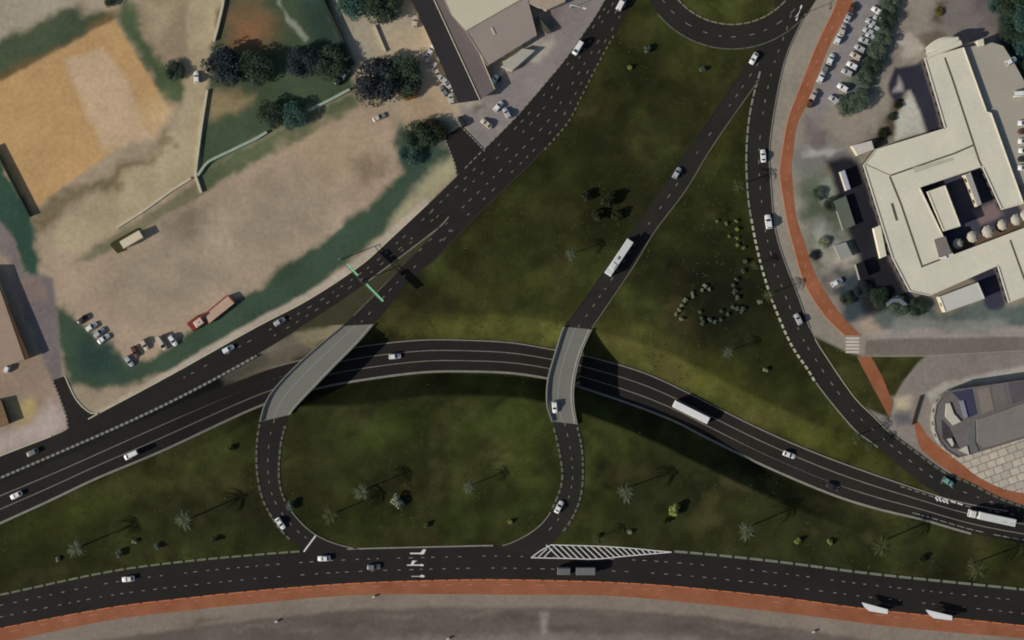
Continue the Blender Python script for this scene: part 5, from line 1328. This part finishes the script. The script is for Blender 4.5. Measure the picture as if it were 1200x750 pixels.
def palm_mesh(seed, n=15, L=1.12):
    rs = random.Random(seed); m = MB()
    for k in range(n):
        a = 2 * math.pi * k / n + rs.uniform(-.25, .25); up = rs.uniform(.1, .55); ll = L * rs.uniform(.75, 1.1)
        d = Vector((math.cos(a), math.sin(a), 0)); side = Vector((-d.y, d.x, 0)); st = 9; prev = None
        for i in range(st + 1):
            t = i / st; p = d * ll * t * (1 - .12 * t) + Vector((0, 0, up * t * 1.3 - (up + .38) * t * t * 1.1))
            if prev is not None and i > 1:
                wv = .2 * math.sin(math.pi * min(1, t * .9 + .12)) * ll
                for s in (-1, 1):
                    q = p + side * s * wv + d * .16 * ll + Vector((0, 0, -.1 * wv * 3))
                    m.add([prev, prev + d * .055 * ll, q + d * .03, q], [(0, 1, 2, 3)])
            if prev is not None:
                m.add([prev - side * .012, prev + side * .012, p + side * .012, p - side * .012], [(0, 1, 2, 3)])
            prev = p
    me = bpy.data.meshes.new('crown'); me.from_pydata([tuple(v) for v in m.v], [], m.f); me.materials.append(LEAF['palm']); me.update(); return me
PM = [palm_mesh(60 + k) for k in range(4)]
def palm_trunk(k):
    m = MB(); m.tube([(0, 0, -.1), (.08 * (k - 1), .05, 1.05), (.14 * (k - 1), .1, 2.2)], [.085, .06, .05], 8)
    me = bpy.data.meshes.new('trunk'); me.from_pydata(m.v, [], m.f); me.materials.append(M['bark']); me.update(); return me
PT = [palm_trunk(k) for k in range(3)]
def palm(px, py_, rpx, leaf, label):
    x, y = W(px, py_); k = int(px * 3 + py_) % 4; j = int(px) % 3
    r = thing('palm_tree', label, 'palm tree', (x, y, ground_z(x, y)), px * .9 % 6.28); R = rpx * S; r.scale = (R, R, R)
    t = bpy.data.objects.new('trunk', PT[j]); COL.objects.link(t); t.parent = r
    cr = bpy.data.objects.new('crown', PM[k]); COL.objects.link(cr); cr.parent = r; cr.location = (.14 * (j - 1), .1, 2.18)
    cr.material_slots[0].link = 'OBJECT'; cr.material_slots[0].material = LEAF[leaf]
    return r
for (a, b, rr, lf, lab) in [(96,640,13,'palmpale','leftmost palm on the lower left lawn above the bottom road'),(222,608,13,'palmpale','second palm on the lower left lawn'),
    (391,602,12,'palm','olive palm beside the foot of the left loop ramp'),(427,574,11,'palmpale','palm upper left of the pale flecked shrub on the loop lawn'),(549,570,9,'palmpale','palm at the right side of the loop lawn'),
    (731,573,12,'palmpale','palm just right of the middle loop ramp'),(870,620,12,'palmpale','palm right of the big yellow green shrub'),(1027,637,13,'palm','palm right of the pair of lime shrubs'),
    (1135,662,13,'palm','palm nearest the right edge on the lower right lawn'),(668,298,8,'palmpale','palm on the large lawn left of the white bus'),(863,218,9,'palm','palm beside the kerb of the right road above the shrub rows'),
    (897,346,9,'palm','palm at the kerb of the right road level with the shrub ring'),(852,413,8,'palmpale','pale palm below the shrub ring'),(1000,512,9,'palm','palm on the grass tip between right road and sunken road'),
    (1016,521,7,'palm','smaller palm at the kerb right beside the palm on the grass tip'),(697,631,7,'palm','small palm above the left end of the hatched marking'),(882,311,6,'palm','small palm beside the vertical row of grey green shrubs')]:
    palm(a, b, rr, lf, lab)

# coarse tufts and weeds in the turf: nobody could count them
def tufts():
    rs = np.random.RandomState(4); V = []; F = []
    n = 0; tries = 0
    roads = [np.r_[resample(a, 60), resample(b, 60)[::-1]] for a, b in ((UN, US), (BN, BS), (RDE, RDW), (R1W, R1E), (R2W, R2E), (T_W, T_E), (A_NW, A_SE))]
    px = rs.uniform(-20, 1180, 26000); pyy = rs.uniform(-10, 700, 26000)
    x = (px - 600) * S; y = (375 - pyy) * S
    ok = np.ones(len(x), bool)
    for r in roads: ok &= sdf(r, x, y) > 1.2
    ix = np.clip(np.searchsorted(gx, x), 0, nx - 1); iy = np.clip(np.searchsorted(gy, y), 0, ny - 1)
    ok &= (G[iy, ix] > .9) & (fbm(x, y, 20, 91, 3) > .5) & (rs.rand(len(x)) < .45)
    for a, b, i, j in zip(x[ok], y[ok], ix[ok], iy[ok]):
        zz = H[j, i]
        for k in range(3):
            an = rs.rand() * 6.28; h = .04 + .08 * rs.rand(); w = .1 + .2 * rs.rand(); ox, oy = rs.randn(2) * .25
            o = len(V); dx, dy = math.cos(an) * w, math.sin(an) * w
            V += [(a + ox - dx, b + oy - dy, zz), (a + ox + dx, b + oy + dy, zz), (a + ox + dx * .6 - dy * .8, b + oy + dy * .6 + dx * .8, zz + h), (a + ox - dx * .6 - dy * .8, b + oy - dy * .6 + dx * .8, zz + h)]
            F.append((o, o + 1, o + 2, o + 3))
    o = new_obj('grass_tufts', V, F, leaf_mat('turf_tufts', (36, 38, 20), (70, 72, 36)))
    o['kind'] = 'stuff'
tufts()

# ------------------------------------------------------------------ light, sky, camera
EL, AZ = math.radians(24), math.atan2(-.37, -.93)      # towards the sun: left and a little down in the picture
sun = bpy.data.lights.new('sun', 'SUN'); sun.energy = 4.8; sun.angle = math.radians(.55); sun.color = (1, .95, .87)
so = bpy.data.objects.new('sun', sun); COL.objects.link(so)
dv = Vector((math.cos(AZ) * math.cos(EL), math.sin(AZ) * math.cos(EL), math.sin(EL)))
so.rotation_euler = dv.to_track_quat('Z', 'Y').to_euler(); so.location = dv * 300
w = bpy.data.worlds.new('World'); sc.world = w; w.use_nodes = True
nt = w.node_tree; bg = nt.nodes['Background']; sky = nt.nodes.new('ShaderNodeTexSky'); sky.sky_type = 'NISHITA'; sky.sun_disc = False
sky.sun_elevation = EL; sky.sun_rotation = math.pi / 2 - AZ
nt.links.new(sky.outputs['Color'], bg.inputs['Color']); bg.inputs['Strength'].default_value = .08
cam = bpy.data.cameras.new('camera'); co = bpy.data.objects.new('camera', cam); COL.objects.link(co)
co.location = (0, 0, CAMH); co.rotation_euler = (0, 0, 0)
cam.sensor_width = 36; cam.lens = 36 * CAMH / (1200 * S); cam.clip_start = 1; cam.clip_end = 12000
sc.camera = co
sc.view_settings.view_transform = 'Standard'; sc.view_settings.look = 'None'; sc.view_settings.exposure = 0
sc.cycles.use_denoising = True
sc.cycles.filter_width = 1.9
for o in bpy.data.objects:
    if 'label' in o and len(o['label'].split()) > 16: print('LONG', o['label'])
